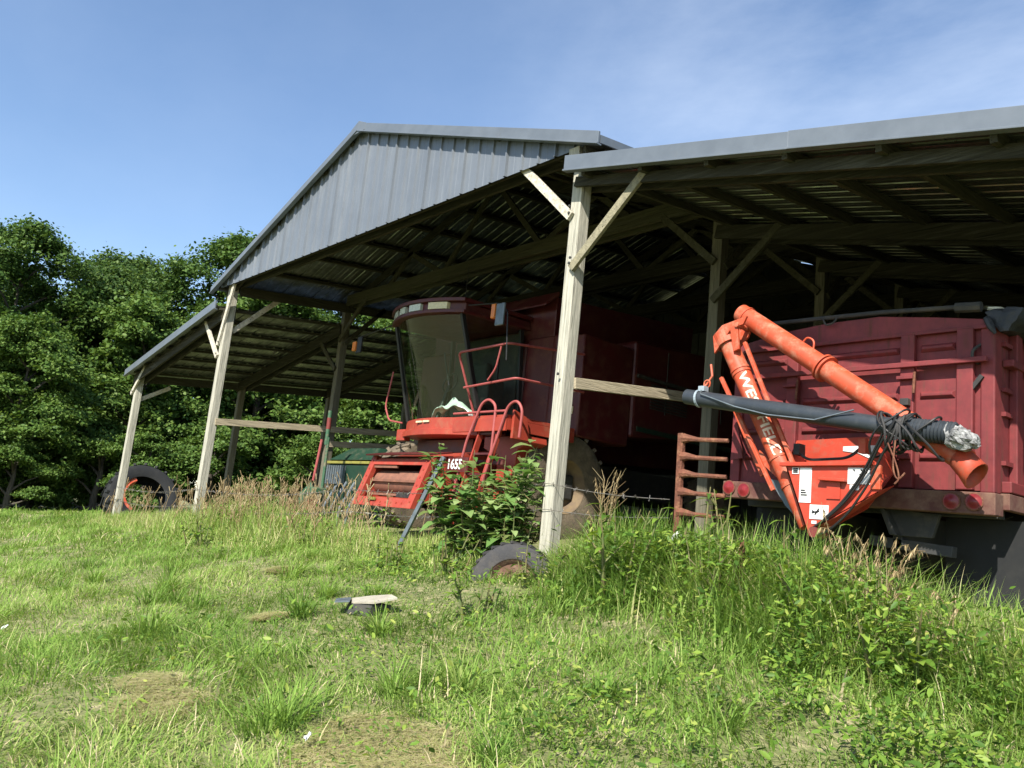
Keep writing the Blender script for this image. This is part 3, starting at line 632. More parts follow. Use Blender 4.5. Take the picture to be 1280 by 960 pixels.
gs_.build('side_stake', TRUCK, BED)
s = MB(); s.hexa([(1.45, TY - .07, .85), (3.95, TY - .07, .80), (3.95, TY + .1, .80), (1.45, TY + .1, .85)], [(1.45, TY - .07, 1.01), (3.95, TY - .07, .975), (3.95, TY + .1, .975), (1.45, TY + .1, 1.01)])
SILLO = s.build('rear_sill', SILL, tk, bevel=.008)
for x, z in ((1.53, .945), (1.70, .925), (3.63, .895), (3.80, .90)):
    Lm = MB().lathe([(.0, .0), (.0, .056), (.02, .062), (.02, .05), (.032, .03), (.036, 0)], (x, TY - .068, z), (0, -1, 0), 20).build('tail_light', REDLENS, tk, smooth=True)
    MB().lathe([(-.01, .06), (.016, .072), (.02, .060)], (x, TY - .068, z), (0, -1, 0), 20).build('lamp_ring', RUST, Lm, smooth=True)
box((3.91, TY + .14, .86), (3.98, 6, .99)).build('side_sill', SILL, tk, bevel=.006)
fr = MB()
for x in (2.30, 3.06): fr.box((x, TY + .15, .50), (x + .08, 8.0, .80))
fr.box((1.5, TY + .3, .80), (3.85, TY + .42, .96)); fr.box((2.2, 2.4, .35), (3.3, 2.7, .6)); fr.box((1.8, 2.5, .38), (3.8, 2.62, .5))
fr.build('chassis', DARK, tk, bevel=.006)
h = MB(); h.prism([(3.02, TY + .12, .83), (3.46, TY + .12, .80), (3.40, TY + .12, .60), (3.12, TY + .12, .60)], (0, .05, 0)); h.beam((2.85, TY + .2, .55), (3.55, TY + .2, .50), .1, .09)
h.prism([(2.99, TY + .02, .84), (3.03, TY + .02, .84), (3.15, TY + .02, .60), (3.09, TY + .02, .60)], (0, .2, 0))
h.build('hitch_bracket', DARK, tk, bevel=.006)
for x0, x1 in ((1.48, 2.05), (3.36, 4.02)):
    MB().hexa([(x0, TY + .5, g1(3, 1.5) + .02), (x1, TY + .5, g1(3, 1.5) + .02), (x1, TY + .515, g1(3, 1.5) + .02), (x0, TY + .515, g1(3, 1.5) + .02)], [(x0, TY + .5, .80), (x1, TY + .5, .80), (x1, TY + .515, .80), (x0, TY + .515, .80)]).build('mud_flap', FLAP, tk)
for x in (1.72, 2.04, 3.36, 3.68):
    sg = 1 if x > 2.7 else -1
    T = wheel(tk, (x, 2.55, g1(x, 2.55) + .46), (sg, 0, 0), .50, .26, .27, RUBBER, DARK, 20)
    rimmesh(T, (x, 2.55, g1(x, 2.55) + .46), (sg, 0, 0), .26, .27, SILL)
cbx = MB(); cbx.hexa([(1.7, 6.3, .9), (3.7, 6.3, .9), (3.7, 7.7, .9), (1.7, 7.7, .9)], [(1.8, 6.35, 2.5), (3.6, 6.35, 2.5), (3.55, 7.3, 2.5), (1.85, 7.3, 2.5)]); cbx.box((1.9, 7.7, .9), (3.5, 9.0, 1.7)); cbx.build('cab', TRUCK, tk, bevel=.06)
box((2.1, 6.27, 1.8), (3.3, 6.31, 2.3)).build('rear_window', GLASS, tk)
for x, sg in ((1.8, -1), (3.6, 1)):
    T = wheel(tk, (x, 8.3, g1(x, 8.3) + .46), (sg, 0, 0), .50, .26, .27, RUBBER, DARK, 20); rimmesh(T, (x, 8.3, g1(x, 8.3) + .46), (sg, 0, 0), .26, .27, SILL)
# rolled tarp along the right edge with its bar across the tailgate top
tb = MB(); tb.tube([(1.22, TY + .02, 2.62), (2.2, TY + .03, 2.60), (3.0, TY + .03, 2.575), (3.72, TY + .04, 2.53)], .022, 8); tb.tube([(3.60, TY + .04, 2.535), (3.80, TY + .05, 2.52)], .045, 8); tb.tube(smoothpath([(2.42, TY + .0, 2.58), (2.46, TY - .02, 2.50), (2.54, TY - .02, 2.52), (2.56, TY, 2.57)]), .009, 6)
tb.build('tarp_bar', DARK, tk, smooth=True)
rr = random.Random(8); vs = []; ring = 14; K = 40
for k in range(K + 1):
    y = TY + .02 + k * .125
    for j in range(ring):
        a = 2 * math.pi * j / ring; r = .085 + .025 * math.sin(3 * a + k * .9) + .03 * rr.random()
        vs.append((3.98 + r * math.cos(a) * 1.15, y, 2.40 + r * math.sin(a) + .02 * math.sin(k * .7)))
tm = MB().add(vs, [(i * ring + j, i * ring + (j + 1) % ring, (i + 1) * ring + (j + 1) % ring, (i + 1) * ring + j) for i in range(K) for j in range(ring)])
tm.add([(3.99, TY, 2.42)] + vs[:ring], [(0, 1 + j, 1 + (j + 1) % ring) for j in range(ring)])
tm.tube([(3.86, TY + .0, 2.40), (3.90, TY - .03, 2.32), (3.93, TY - .02, 2.26)], [.03, .03, .012], 7)
tm.build('tarp_roll', TARP, tk, smooth=True)

# ------------------------------------------------------------------ unloading auger hung on the tailgate
au = thing('grain_auger', (2.6, .6, .55), 'orange folding grain auger with hopper hung across the truck tailgate', 'auger')
A0, A1 = Vector((2.56, .66, .61)), Vector((1.63, .62, 2.35))
LT = MB().tube([A0, A1], .088, 28).build('lower_tube', ORANGE, au, smooth=True)
d1 = (A0 - A1).normalized()
for t in (.17, .19, .66, .80): c = A1.lerp(A0, t); MB().pipe(c - d1 * .012, c + d1 * .012, .096, .087, 24).build('clamp_band', ORANGE, LT, smooth=True)
# lettering wrapped round the tube, reading downwards
me = text_mb('WESTFIELD', .125, .0)
bm = bmesh.new(); bm.from_mesh(me)
for k in range(-6, 7):
    bmesh.ops.bisect_plane(bm, geom=bm.verts[:] + bm.edges[:] + bm.faces[:], plane_co=(0, k * .011, 0), plane_no=(0, 1, 0))
toC = (CAMLOC - A1.lerp(A0, .45)); out = (toC - d1 * toC.dot(d1)).normalized(); upt = out.cross(d1).normalized()
RT = .0895; vs = []
xm = max(v.co.x for v in bm.verts)
for v in bm.verts:
    a = v.co.y / RT; c = A1 + d1 * (.40 + v.co.x * .92 / xm); vs.append(c + out * (RT * math.cos(a)) + upt * (RT * math.sin(a)))
bm.verts.index_update()
OUTLET = M('scuffed_orange', (.50, .062, .024), (.36, .05, .022), scale=6, rough=.55, dirt=(.22, .10, .06), dscale=9, dlo=.45, dhi=.7, damt=.8)
WHL = M('worn_white_lettering', (.80, .72, .62), (.74, .48, .32), scale=14, rough=.6, dirt=(.62, .14, .05), dscale=22, dlo=.60, dhi=.66, damt=.9)
MB().add(vs, [tuple(v.index for v in f.verts) for f in bm.faces]).build('lettering', WHL, LT); bm.free()
# parallel rods
for p, q in (((1.62, .56, 1.98), (2.24, .58, .90)), ((1.84, .60, 2.32), (2.67, .56, .66)), ((1.62, .80, 1.72), (1.98, .80, 1.05))):
    beam(p, q, .035, .035, up=(0, 1, 0)).build('support_rod', ORANGE, au, bevel=.004)
# hinge and upper tube
hn = MB(); hn.prism([(1.52, .52, 2.40), (1.62, .52, 2.50), (1.90, .52, 2.56), (1.86, .52, 2.48), (1.80, .52, 2.47), (1.83, .52, 2.24), (1.77, .52, 2.22), (1.72, .52, 2.44), (1.64, .52, 2.34), (1.55, .52, 2.22)], (0, .03, 0))
hn.prism([(1.54, .70, 2.38), (1.66, .70, 2.52), (1.86, .70, 2.56), (1.80, .70, 2.40), (1.66, .70, 2.26)], (0, .03, 0)); hn.pipe(A1 - d1 * .10, A1 + d1 * .04, .118, .10, 24); hn.tube([(1.80, .50, 2.48), (1.80, .74, 2.48)], .025, 10)
hn.build('hinge', ORANGE, au, bevel=.004)
U0, U1 = Vector((1.70, .72, 2.66)), Vector((3.88, .56, 1.17))
UT = MB().tube([U0, U1], .094, 28).build('upper_tube', ORANGE, au, smooth=True)
d2 = (U1 - U0).normalized()
for t in (.035, .43, .445, .80): c = U0.lerp(U1, t); MB().pipe(c - d2 * .010, c + d2 * .010, .103 if t != .43 and t != .445 else .125, .0935, 28).build('flange_ring', ORANGE, UT, smooth=True)
tube(smoothpath([U0.lerp(U1, .33) + Vector((0, 0, .11)), U0.lerp(U1, .34) + Vector((.02, 0, .17)), U0.lerp(U1, .37) + Vector((.03, 0, .17)), U0.lerp(U1, .38) + Vector((0, 0, .10))]), .009, 6).build('lifting_eye', ORANGE, UT)
me_ = MB(); c = U1 - d2 * .06
sp0 = []; 
for k, (t, r) in enumerate(((0, .098), (.08, .102), (.15, .114))):
    cc = c + d2 * t + Vector((0, 0, -.03 * k)); x = d2.cross(Vector((0, 0, 1))).normalized(); y = d2.cross(x)
    for j in range(16): a = 2 * math.pi * j / 16; sp0.append(cc + (x * math.cos(a) * 1.0 + y * math.sin(a) * .95) * r)
me_.add(sp0, [(i * 16 + j, i * 16 + (j + 1) % 16, (i + 1) * 16 + (j + 1) % 16, (i + 1) * 16 + j) for i in range(2) for j in range(16)])
me_.build('outlet', OUTLET, UT, smooth=True, solid=.012)
# black downspout strapped along the tube
S0, S1 = Vector((1.33, .42, 1.78)), Vector((3.40, .42, 1.42))
SP = MB().pipe(S0, S1, .075, .068, 28).build('downspout', PIPE, au, smooth=True)
cor = MB(); P = [S1.lerp(Vector((3.86, .42, 1.36)), t / 34) for t in range(35)]
cor.tube(P, [.079 + (.013 if k % 2 else 0) for k in range(35)], 20); cor.build('corrugated_hose', PIPE, SP, smooth=True)
rr = random.Random(3); vs = []; ring = 16
for k in range(9):
    for j in range(ring):
        a = 2 * math.pi * j / ring; r = (.072 + .035 * rr.random()) * (1 - .14 * max(0, k - 4)); vs.append((3.80 + k * .026 + .02 * rr.random(), .42 + r * math.cos(a), 1.345 - .006 * k + r * math.sin(a)))
MB().add(vs, [(i * ring + j, i * ring + (j + 1) % ring, (i + 1) * ring + (j + 1) % ring, (i + 1) * ring + j) for i in range(8) for j in range(ring)] + [tuple(range(8 * ring, 9 * ring))]).build('torn_end', FOIL, SP, smooth=False)
tube([(1.50, .42, 1.86), (1.56, .33, 1.78), (1.95, .33, 1.64), (2.3, .33, 1.55), (2.75, .335, 1.49), (3.1, .33, 1.56)], .007, 5).build('tie_wire', STEEL, SP)
lp = MB(); lp.pipe(S0.lerp(S1, .075) - Vector((.012, 0, 0)), S0.lerp(S1, .075) + Vector((.012, 0, 0)), .088, .081, 20); lp.box((1.49, .38, 1.82), (1.56, .45, 1.87)); lp.build('strap', GREYL, SP)
chn = MB(); chn.tube([(1.55, .48, 2.10), (1.58, .47, 1.98), (1.53, .46, 1.90), (1.50, .44, 1.86)], .012, 6); chn.tube([(1.54 + .035 * math.cos(a), .45, 1.90 + .04 * math.sin(a)) for a in np.linspace(0, 6.28, 12)], .008, 5); chn.build('hook_chain', ORANGE, au)
# coil of cable round the spout
rr = random.Random(12)
for k in range(13):
    cx = 3.36 + rr.uniform(-.02, .30); R = .118 + .03 * rr.random(); tl = rr.uniform(-1.6, 1.6); dz = rr.uniform(.95, 1.5); ph = rr.uniform(0, 6)
    P = []
    for a in np.linspace(0, 6.283, 34):
        rr_ = R * (1 + .07 * math.sin(2 * a + ph) + .04 * math.sin(5 * a + ph)); sn = math.sin(a)
        P.append((cx + tl * .09 * sn + .03 * math.sin(2 * a + ph), .43 + rr_ * math.cos(a) * 1.02, 1.40 - .17 * (cx - 3.4) + (rr_ * sn if sn > 0 else rr_ * dz * sn)))
    tube(P, .0095, 6).build('cable_coil', BLACK if k % 2 else RUBBER, au, smooth=True)
for P in ([(3.42, .30, 1.42), (3.30, .36, 1.26), (3.17, .43, 1.06), (3.00, .46, .84), (2.84, .47, .69), (2.66, .49, .57)], [(3.46, .30, 1.38), (3.32, .36, 1.18), (3.20, .42, .98), (3.03, .45, .74), (2.86, .46, .58), (2.70, .5, .52)], [(3.38, .31, 1.42), (3.25, .38, 1.22), (3.12, .44, 1.03), (2.96, .465, .82), (2.80, .47, .67)]):
    tube(smoothpath(P), .0105, 6).build('hydraulic_hose', BLACK, au, smooth=True)
for P in ([(3.46, .3, 1.3), (3.44, .3, 1.08), (3.48, .3, .98), (3.53, .32, 1.05)], [(3.40, .3, 1.28), (3.47, .3, 1.12), (3.50, .3, 1.0), (3.46, .3, .96)]):
    tube(smoothpath(P), .007, 5).build('loose_cord', RUST, au)
# hopper, an open trough
F = [(2.40, 1.115), (3.16, 1.13), (3.27, .99), (3.24, .91), (2.90, .70), (2.63, .55)]
hp = MB(); hp.prism([(x, .50, z) for x, z in F], (0, .012, 0))
hp.prism([(x, .90, z) for x, z in [(2.26, 1.40), (3.08, 1.43), (3.18, 1.12), (2.95, .80), (2.60, .60)]], (0, .012, 0))
def wallq(a, b, c, d): hp.prism([a, b, c, d], (0.0, 0, -.012))
for (a, b), (a2, b2) in (((2.40, 1.115), (2.26, 1.40)), ):
    hp.hexa([(a, .5, b), (a2, .9, b2), (2.60, .9, .60), (2.63, .5, .55)], [(a + .012, .5, b), (a2 + .012, .9, b2), (2.612, .9, .60), (2.642, .5, .55)])
hp.hexa([(3.16, .5, 1.13), (3.08, .9, 1.43), (3.18, .9, 1.12), (3.27, .5, .99)], [(3.15, .5, 1.13), (3.07, .9, 1.43), (3.168, .9, 1.12), (3.258, .5, .99)])
hp.hexa([(2.63, .5, .55), (3.24, .5, .91), (3.18, .9, 1.0), (2.60, .9, .60)], [(2.63, .5, .56), (3.24, .5, .92), (3.18, .9, 1.01), (2.60, .9, .61)])
HP = hp.build('hopper', HOPPER, au)
beam((2.36, .485, 1.125), (3.20, .485, 1.14), .05, .035).build('hopper_lip', HOPPER, HP, bevel=.006)
box((3.18, .48, .93), (3.26, .52, 1.13)).build('hopper_cheek', ORANGE, HP, bevel=.006)
beam((2.74, .47, 1.005), (2.98, .47, .995), .06, .028).build('handle_ledge', HOPPER, HP, bevel=.006)
box((2.80, .488, .84), (2.92, .498, .99)).build('handle_plate', HOPPER, HP)
def sticker(x0, z0, x1, z1, marks=()):
    S = box((x0, .494, z0), (x1, .499, z1)).build('sticker', WHITE, HP)
    if marks:
        k = MB()
        for (a, b, c, e) in marks: k.beam((a, .4925, b), (c, .4925, e), .002, .012)
        k.build('sticker_print', BLACK, HP)
sticker(2.545, .80, 2.655, 1.10, [(2.56, .905 - .02 * k, 2.60 + .01 * (k % 3), .905 - .02 * k) for k in range(3)])
sticker(2.47, 1.045, 2.535, 1.10, [(2.48, 1.09, 2.525, 1.09), (2.48, 1.075, 2.525, 1.075), (2.48, 1.06, 2.525, 1.06)])
sticker(2.98, .97, 3.17, 1.105, [(3.03, 1.09, 3.04, 1.075), (3.09, 1.09, 3.105, 1.08), (3.13, 1.08, 3.145, 1.06), (3.08, 1.05, 3.12, 1.055), (3.10, 1.065, 3.13, 1.07)])
sticker(3.00, .92, 3.08, .965)
sticker(2.65, .665, 2.82, .785, [(2.67, .715, 2.72, .73), (2.70, .70, 2.735, .755), (2.715, .72, 2.74, .735), (2.67, .735, 2.695, .725)])
sticker(2.67, .625, 2.715, .65)
bs = MB(); bs.add([(2.72, .894, 1.34), (3.06, .894, 1.35), (3.08, .894, 1.22), (2.95, .894, 1.24), (2.86, .894, 1.28), (2.72, .894, 1.30)], [(0, 1, 2, 3, 4, 5)]).build('sticker', WHITE, HP, solid=.003)
sh = MB(); sh.tube(smoothpath([(2.40, .72, 1.26), (2.50, .68, 1.19), (2.92, .62, 1.20), (3.05, .60, 1.30)]), .013, 6); sh.box((2.36, .68, 1.24), (2.42, .78, 1.34)); sh.build('control_rod', DARK, HP)
box((3.02, .58, 1.24), (3.08, .66, 1.36)).build('rod_end', ORANGE, HP)
mo = MB().lathe([(0, 0), (0, .045), (.16, .05), (.16, .03), (.2, .03), (.2, 0)], (2.70, .47, .555), (0, 1, 0), 20); mo.build('motor', DULLRED, au, smooth=True)
MB().prism([(1.55, .93, 1.72), (1.52, .93, 1.22), (1.66, .93, 1.24)], (0, .02, 0)).build('tailgate_gusset', TRUCK, au)
MB().prism([(2.02, .66, 1.28), (2.36, .66, .98), (2.30, .66, .96), (2.0, .66, 1.2)], (0, .03, 0)).build('lower_bracket', ORANGE, au)
pl_ = MB(); pl_.prism([(2.10, .72, 1.02), (2.22, .72, 1.0), (2.52, .72, .62), (2.42, .72, .66), (2.28, .72, .78)], (0, .02, 0)); pl_.build('chute_plate', STEEL, au)

# ------------------------------------------------------------------ smaller things
# rusty rack of rungs
rk = thing('rusty_rack', (1.5, .15, g1(1.5, .15)), 'rusty steel rack with bare rungs standing left of the truck', 'rack')
beam((1.54, .15, g1(1.54, .15) - .1), (1.51, .15, 1.37), .06, .05, up=(0, 1, 0)).build('upright', RUST, rk, bevel=.006)
for k, z in enumerate((1.32, 1.15, .99, .82, .63)):
    MB().tube([(1.53, .15, z), (1.60, .16, z), (1.68, .17, z - .01), (1.97, .24, z - .015)], [.05, .032, .022, .02], 8).build('rung', RUST, rk, smooth=True)
# white jug at its foot
jg = MB().lathe([(0, 0), (0, .05), (.02, .055), (.14, .055), (.18, .04), (.20, .02), (.22, .02), (.22, 0)], (1.60, .07, .24), (0, 0, 1), 18).build('white_jug', WHITE, None, smooth=True, base=(1.60, .07, .24))
tag(jg, 'small white plastic jug in the weeds at the foot of the rusty rack', 'jug')
# steel bar leaning
bar = MB().beam((-2.30, -.42, g1(-2.3, -.42) - .05), (-1.66, -.28, 1.08), .035, .055).build('steel_bar', STEEL, None, base=(-2.3, -.42, g1(-2.3, -.42)), bevel=.003)
tag(bar, 'grey steel bar leaning in front of the combine feeder mouth', 'bar')
# worn tyre leaning at the middle post
ty = thing('old_tyre', (.32, -.74, -.35), 'worn black tyre with rusty rim leaning in grass by the middle post', 'tyre')
axv = Vector((.52, -.80, .28)); cc = Vector((.40, -.80, -.215))
T = wheel(ty, cc, axv, .42, .20, .25, RUBBER, DULLRUST, 26); T.name = 'tyre_casing'
rimmesh(T, cc, axv, .20, .25, DULLRUST)
# big tractor tyre behind the far left post
bt = thing('tractor_tyre', (-17.9, 1.25, -.40), 'huge black tractor tyre leaning back in grass behind outermost left post', 'tyre')
ax2 = Vector((.88, -.02, .42)); c2 = Vector((-18.0, 1.35, .08))
T2 = wheel(bt, c2, ax2, .97, .66, .58, FLAP, RUST, 20); T2.name = 'tyre_casing'
rm = MB(); axn = ax2.normalized(); xx = axn.cross(Vector((0, 0, 1))).normalized(); yy = axn.cross(xx)
pts = []
for k in range(15):
    a = -1.2 + k * .155 + math.pi * .0
    for (h_, R_) in ((-.18, .63), (-.18, .48), (.12, .48), (.12, .63)):
        pts.append(c2 + axn * (h_ + .1) + (xx * math.cos(a) + yy * math.sin(a)) * R_)
rm.add(pts, [(i * 4 + j, i * 4 + (j + 1) % 4, (i + 1) * 4 + (j + 1) % 4, (i + 1) * 4 + j) for i in range(14) for j in range(4)] + [(0, 1, 2, 3), (56, 57, 58, 59)])
rm.build('rim_segment', ORANGE, T2, smooth=True)
# green seed planter and its marker
gp = thing('green_planter', (-8.3, 2.7, g1(-8.3, 2.7)), 'green planter with yellow striped box and ribbed hopper beside the combine', 'planter')
MB().hexa([(-9.1, 2.3, .35), (-7.55, 2.3, .35), (-7.55, 3.4, .35), (-9.1, 3.4, .35)], [(-9.15, 2.2, 1.25), (-7.5, 2.2, 1.25), (-7.5, 3.5, 1.25), (-9.15, 3.5, 1.25)]).build('box', GREEN, gp, bevel=.03)
box((-9.17, 2.17, 1.26), (-7.48, 3.52, 1.315)).build('stripe', YEL, gp, bevel=.01)
MB().hexa([(-9.15, 2.2, 1.34), (-7.5, 2.2, 1.34), (-7.5, 3.5, 1.34), (-9.15, 3.5, 1.34)], [(-8.8, 2.5, 1.62), (-7.7, 2.5, 1.62), (-7.7, 3.2, 1.62), (-8.8, 3.2, 1.62)]).build('lid', GREEN, gp, bevel=.03)
for k in range(5):
    tube([(-9.0 + k * .32, 2.25, .9), (-9.0 + k * .32, 2.0, .4), (-9.0 + k * .32, 1.95, g1(-8.5, 2))], .03, 8).build('seed_tube', STEEL, gp, smooth=True)
rb = MB()
for k in range(9): rb.box((-9.15 + k * .09, 2.14, .85), (-9.10 + k * .09, 2.2, 1.22))
rb.build('grille', STEEL, gp)
mk = thing('marker_post', (-8.15, 1.55, g1(-8.15, 1.55)), 'upright green marker arm with red band and red base plate', 'marker')
tube([(-8.10, 1.6, g1(-8.1, 1.6)), (-8.13, 1.6, 1.7)], .03, 10).build('arm', LGREEN, mk, smooth=True)
tube([(-8.15, 1.58, 1.55), (-8.17, 1.58, 2.22)], .042, 10).build('sleeve', LGREEN, mk, smooth=True)
tube([(-8.16, 1.58, 1.86), (-8.165, 1.58, 2.08)], .045, 10).build('band', DULLRED, mk, smooth=True)
tube([(-8.32, 1.5, .85), (-8.24, 1.52, 1.65)], .028, 8).build('side_rod', PINK, mk, smooth=True)
mp_ = MB(); mp_.box((-8.75, 1.45, .30), (-8.30, 1.55, .62)); mp_.box((-8.36, 1.38, .60), (-7.95, 1.62, .72)); mp_.prism([(-8.6, 1.42, .62), (-8.3, 1.42, .82), (-8.1, 1.42, .62), (-8.3, 1.42, .48)], (0, .05, 0)); mp_.build('base_plate', LGREEN, mk, bevel=.02)
box((-8.25, 1.40, .28), (-8.02, 1.5, .50)).build('red_plate', DULLRED, mk, bevel=.01)
# broken slab in the grass
zs = g1(.5, -2.4)
sb = thing('broken_slab', (.5, -2.4, zs), 'pale broken slab lying on black scrap in the open grass', 'debris')
def q_(x, y, z): return (.5 + (x - .5) * .62, -2.4 + (y + 2.4) * .62, zs + z * .8)
MB().prism([q_(.22, -2.50, .10), q_(.42, -2.62, .08), q_(.74, -2.48, .11), q_(.86, -2.22, .17), q_(.62, -2.16, .18), q_(.34, -2.28, .14)], (0, 0, .014)).build('slab', SLAB, sb)
MB().prism([q_(.16, -2.56, -.02), q_(.40, -2.66, -.02), q_(.66, -2.52, -.02), q_(.70, -2.26, -.02), q_(.3, -2.24, -.02)], (.02, .03, .095)).build('scrap', DARK, sb)
MB().prism([q_(.02, -2.62, .08), q_(.26, -2.78, .07), q_(.50, -2.70, .10), q_(.2, -2.5, .11)], (0, 0, .010)).build('torn_sheet', STEEL, sb)
rr = random.Random(5)
for (x, y, lab, s) in ((-1.52, -4.56, 'small white paper scrap at the far left edge of the grass', .022), (2.62, -3.98, 'small white paper scrap beside the bare straw patch', .016)):
    z = g1(x, y) + .04; vs = []
    for i in range(5):
        for j in range(5): vs.append((x + (i - 2) * s * .5 + rr.uniform(-.01, .01), y + (j - 2) * s * .5, z + .03 + rr.uniform(-.008, .012) + .006 * j))
    p = MB().add(vs, [(i * 5 + j, i * 5 + j + 1, (i + 1) * 5 + j + 1, (i + 1) * 5 + j) for i in range(4) for j in range(4)]).build('paper_scrap', PAPER, None, base=(x, y, z), solid=.002)
    tag(p, lab, 'litter')
# barbed wire strands along the front
def strand(z0, pts, label):
    m = MB(); P = []
    for (xa, ya, za), (xb, yb, zb) in zip(pts[:-1], pts[1:]):
        L_ = math.hypot(xb - xa, yb - ya); n_ = max(4, int(L_ / .25))
        for k in range(n_):
            t = k / n_; P.append((xa + (xb - xa) * t, ya + (yb - ya) * t, za + (zb - za) * t - .10 * math.sin(math.pi * t) * min(1, L_ / 5)))
    P.append(pts[-1]); m.tube(P, .0035, 5)
    rr = random.Random(int(z0 * 100))
    for a, b in zip(P[:-1], P[1:]):
        for t in (.25, .75):
            c = Vector(a).lerp(Vector(b), t)
            for q in range(2):
                d = Vector((rr.uniform(-.4, .4), rr.uniform(-1, 1), rr.uniform(-1, 1))).normalized() * .03; m.tube([c - d, c + d], .0025, 4)
    o = m.build('barbed_wire', WIRE, None, base=(-5, -.1, z0)); tag(o, label, 'wire')
strand(.66, [(-15.25, -.1, .36), (-10, -.1, .46), (-4.0, -.12, .64), (0, -.1, .83), (1.46, .1, .74)], 'upper barbed wire strand running from post to post to rusty rack')
strand(.40, [(-15.25, -.1, .05), (-10, -.1, .16), (-4.0, -.12, .33), (0, -.1, .56), (1.46, .1, .57)], 'lower barbed wire strand running low through the weeds')

# ------------------------------------------------------------------ trees
rng = np.random.default_rng(7)
def leaves_mesh(name, C, D, size, mat, aspect=.62, fold=.18):
    """one small folded leaf per row of C, lying across direction D"""
    n = len(C); D = D / np.linalg.norm(D, axis=1, keepdims=True)
    t = rng.normal(size=(n, 3)); t -= D * (t * D).sum(1, keepdims=True); t /= np.linalg.norm(t, axis=1, keepdims=True)
    b = np.cross(D, t); s = size[:, None]
    V = np.empty((n, 6, 3))
    V[:, 0] = C - t * s * .5; V[:, 1] = C - t * s * .1 + b * s * aspect * .5 - D * s * fold * .3; V[:, 2] = C + t * s * .25 + b * s * aspect * .42 - D * s * fold * .3
    V[:, 3] = C + t * s * .5 - D * s * fold; V[:, 4] = C + t * s * .25 - b * s * aspect * .42 - D * s * fold * .3; V[:, 5] = C - t * s * .1 - b * s * aspect * .5 - D * s * fold * .3
    me = bpy.data.meshes.new(name); me.vertices.add(n * 6); me.vertices.foreach_set('co', V.ravel().astype(np.float32))
    base = (np.arange(n) * 6)[:, None]; q = np.concatenate([base + np.array([0, 1, 2, 3]), base + np.array([0, 3, 4, 5])], 1).ravel()
    me.loops.add(n * 8); me.loops.foreach_set('vertex_index', q.astype(np.int32)); me.polygons.add(n * 2)
    me.polygons.foreach_set('loop_start', (np.arange(n * 2) * 4).astype(np.int32)); me.update(calc_edges=True); me.validate()
    me.materials.append(mat); return me
def tree_proto(seed, H, Rw, low, nl, mat, lsize=.26):
    g = np.random.default_rng(seed); rr = random.Random(seed)
    tr = MB(); tr.tube([(0, 0, -.4), (.05, 0, H * .25), (-.1, .1, H * .55), (0, .05, H * .9)], [.24, .18, .12, .03], 9)
    Cs, Ds = [], []
    for i in range(nl):
        t = (i + .5) / nl; z = H * (low + (1 - low) * t ** .9)
        env = Rw * (1.0 - .75 * max(0, (t - .45) / .55) ** 1.6) * (.8 + .2 * min(1, t * 4))
        a = i * 2.399 + rr.uniform(-.4, .4); rad_ = env * rr.uniform(.45, .9) if t < .93 else env * .2
        c = np.array([rad_ * math.cos(a), rad_ * math.sin(a), z]); br_ = rr.uniform(.8, 1.4) * Rw * .35
        tr.tube([(0, 0, max(.5, z - rad_ * .7)), (c[0] * .5, c[1] * .5, z - rad_ * .25), tuple(c)], [.08, .05, .015], 6)
        nsub = 16
        for k in range(nsub):
            d = g.normal(size=3); d[2] = abs(d[2]) * .9 - .25; d /= np.linalg.norm(d)
            sc = c + d * br_ * np.array([1, 1, .75]) * g.uniform(.65, 1.05); m = int(g.integers(110, 175))
            pts = g.normal(size=(m, 3)) * np.array([.36, .36, .17]) * br_ * .62; Cs.append(sc + pts)
            nn = np.array([d[0] * .5, d[1] * .5, .9]) + g.normal(size=(m, 3)) * .55; Ds.append(nn)
    for i in range(nl * 2):   # stray twigs poking out of the crown
            k = int(g.integers(0, len(Cs))); p = Cs[k].mean(0); o_ = p - np.array([0, 0, H * .45]); o_ /= np.linalg.norm(o_) + 1e-6; o_[2] += .35; m = int(g.integers(14, 30)); t = g.random(m)
            Cs.append(p + o_ * (t * g.uniform(.3, .6))[:, None] + g.normal(size=(m, 3)) * .10); Ds.append(np.array([0, 0, .8]) + g.normal(size=(m, 3)) * .7)
    C = np.concatenate(Cs); D = np.concatenate(Ds)
    keep = C[:, 2] > .15; C, D = C[keep], D[keep]
    return tr, leaves_mesh('crown', C, D, g.uniform(.6, 1.25, len(C)) * lsize, mat)
protos = []
for sd_i, (H, Rw, low, nl, mi) in enumerate(((13.5, 3.9, .10, 26, 0), (11.5, 3.7, .08, 24, 1), (9.5, 3.4, .06, 21, 2), (4.2, 2.2, .12, 9, 2))):
    tr, cm = tree_proto(31 + sd_i, H, Rw, low, nl, TREELEAF[mi], (.185, .18, .20, .16)[sd_i])
    tb_ = tr.build('trunk', BARK, None, smooth=True); protos.append((tb_.data, cm)); bpy.data.objects.remove(tb_)
def plant(name, p, loc, rz, s, label, cat, group, mats=('trunk', 'crown')):
    o = thing(name, loc, label, cat, group); o.rotation_euler = (0, 0, rz); o.scale = (s, s, s)
    for nm, me in zip(mats, p):
        c = bpy.data.objects.new(nm, me); COL.objects.link(c); c.parent = o
    return o
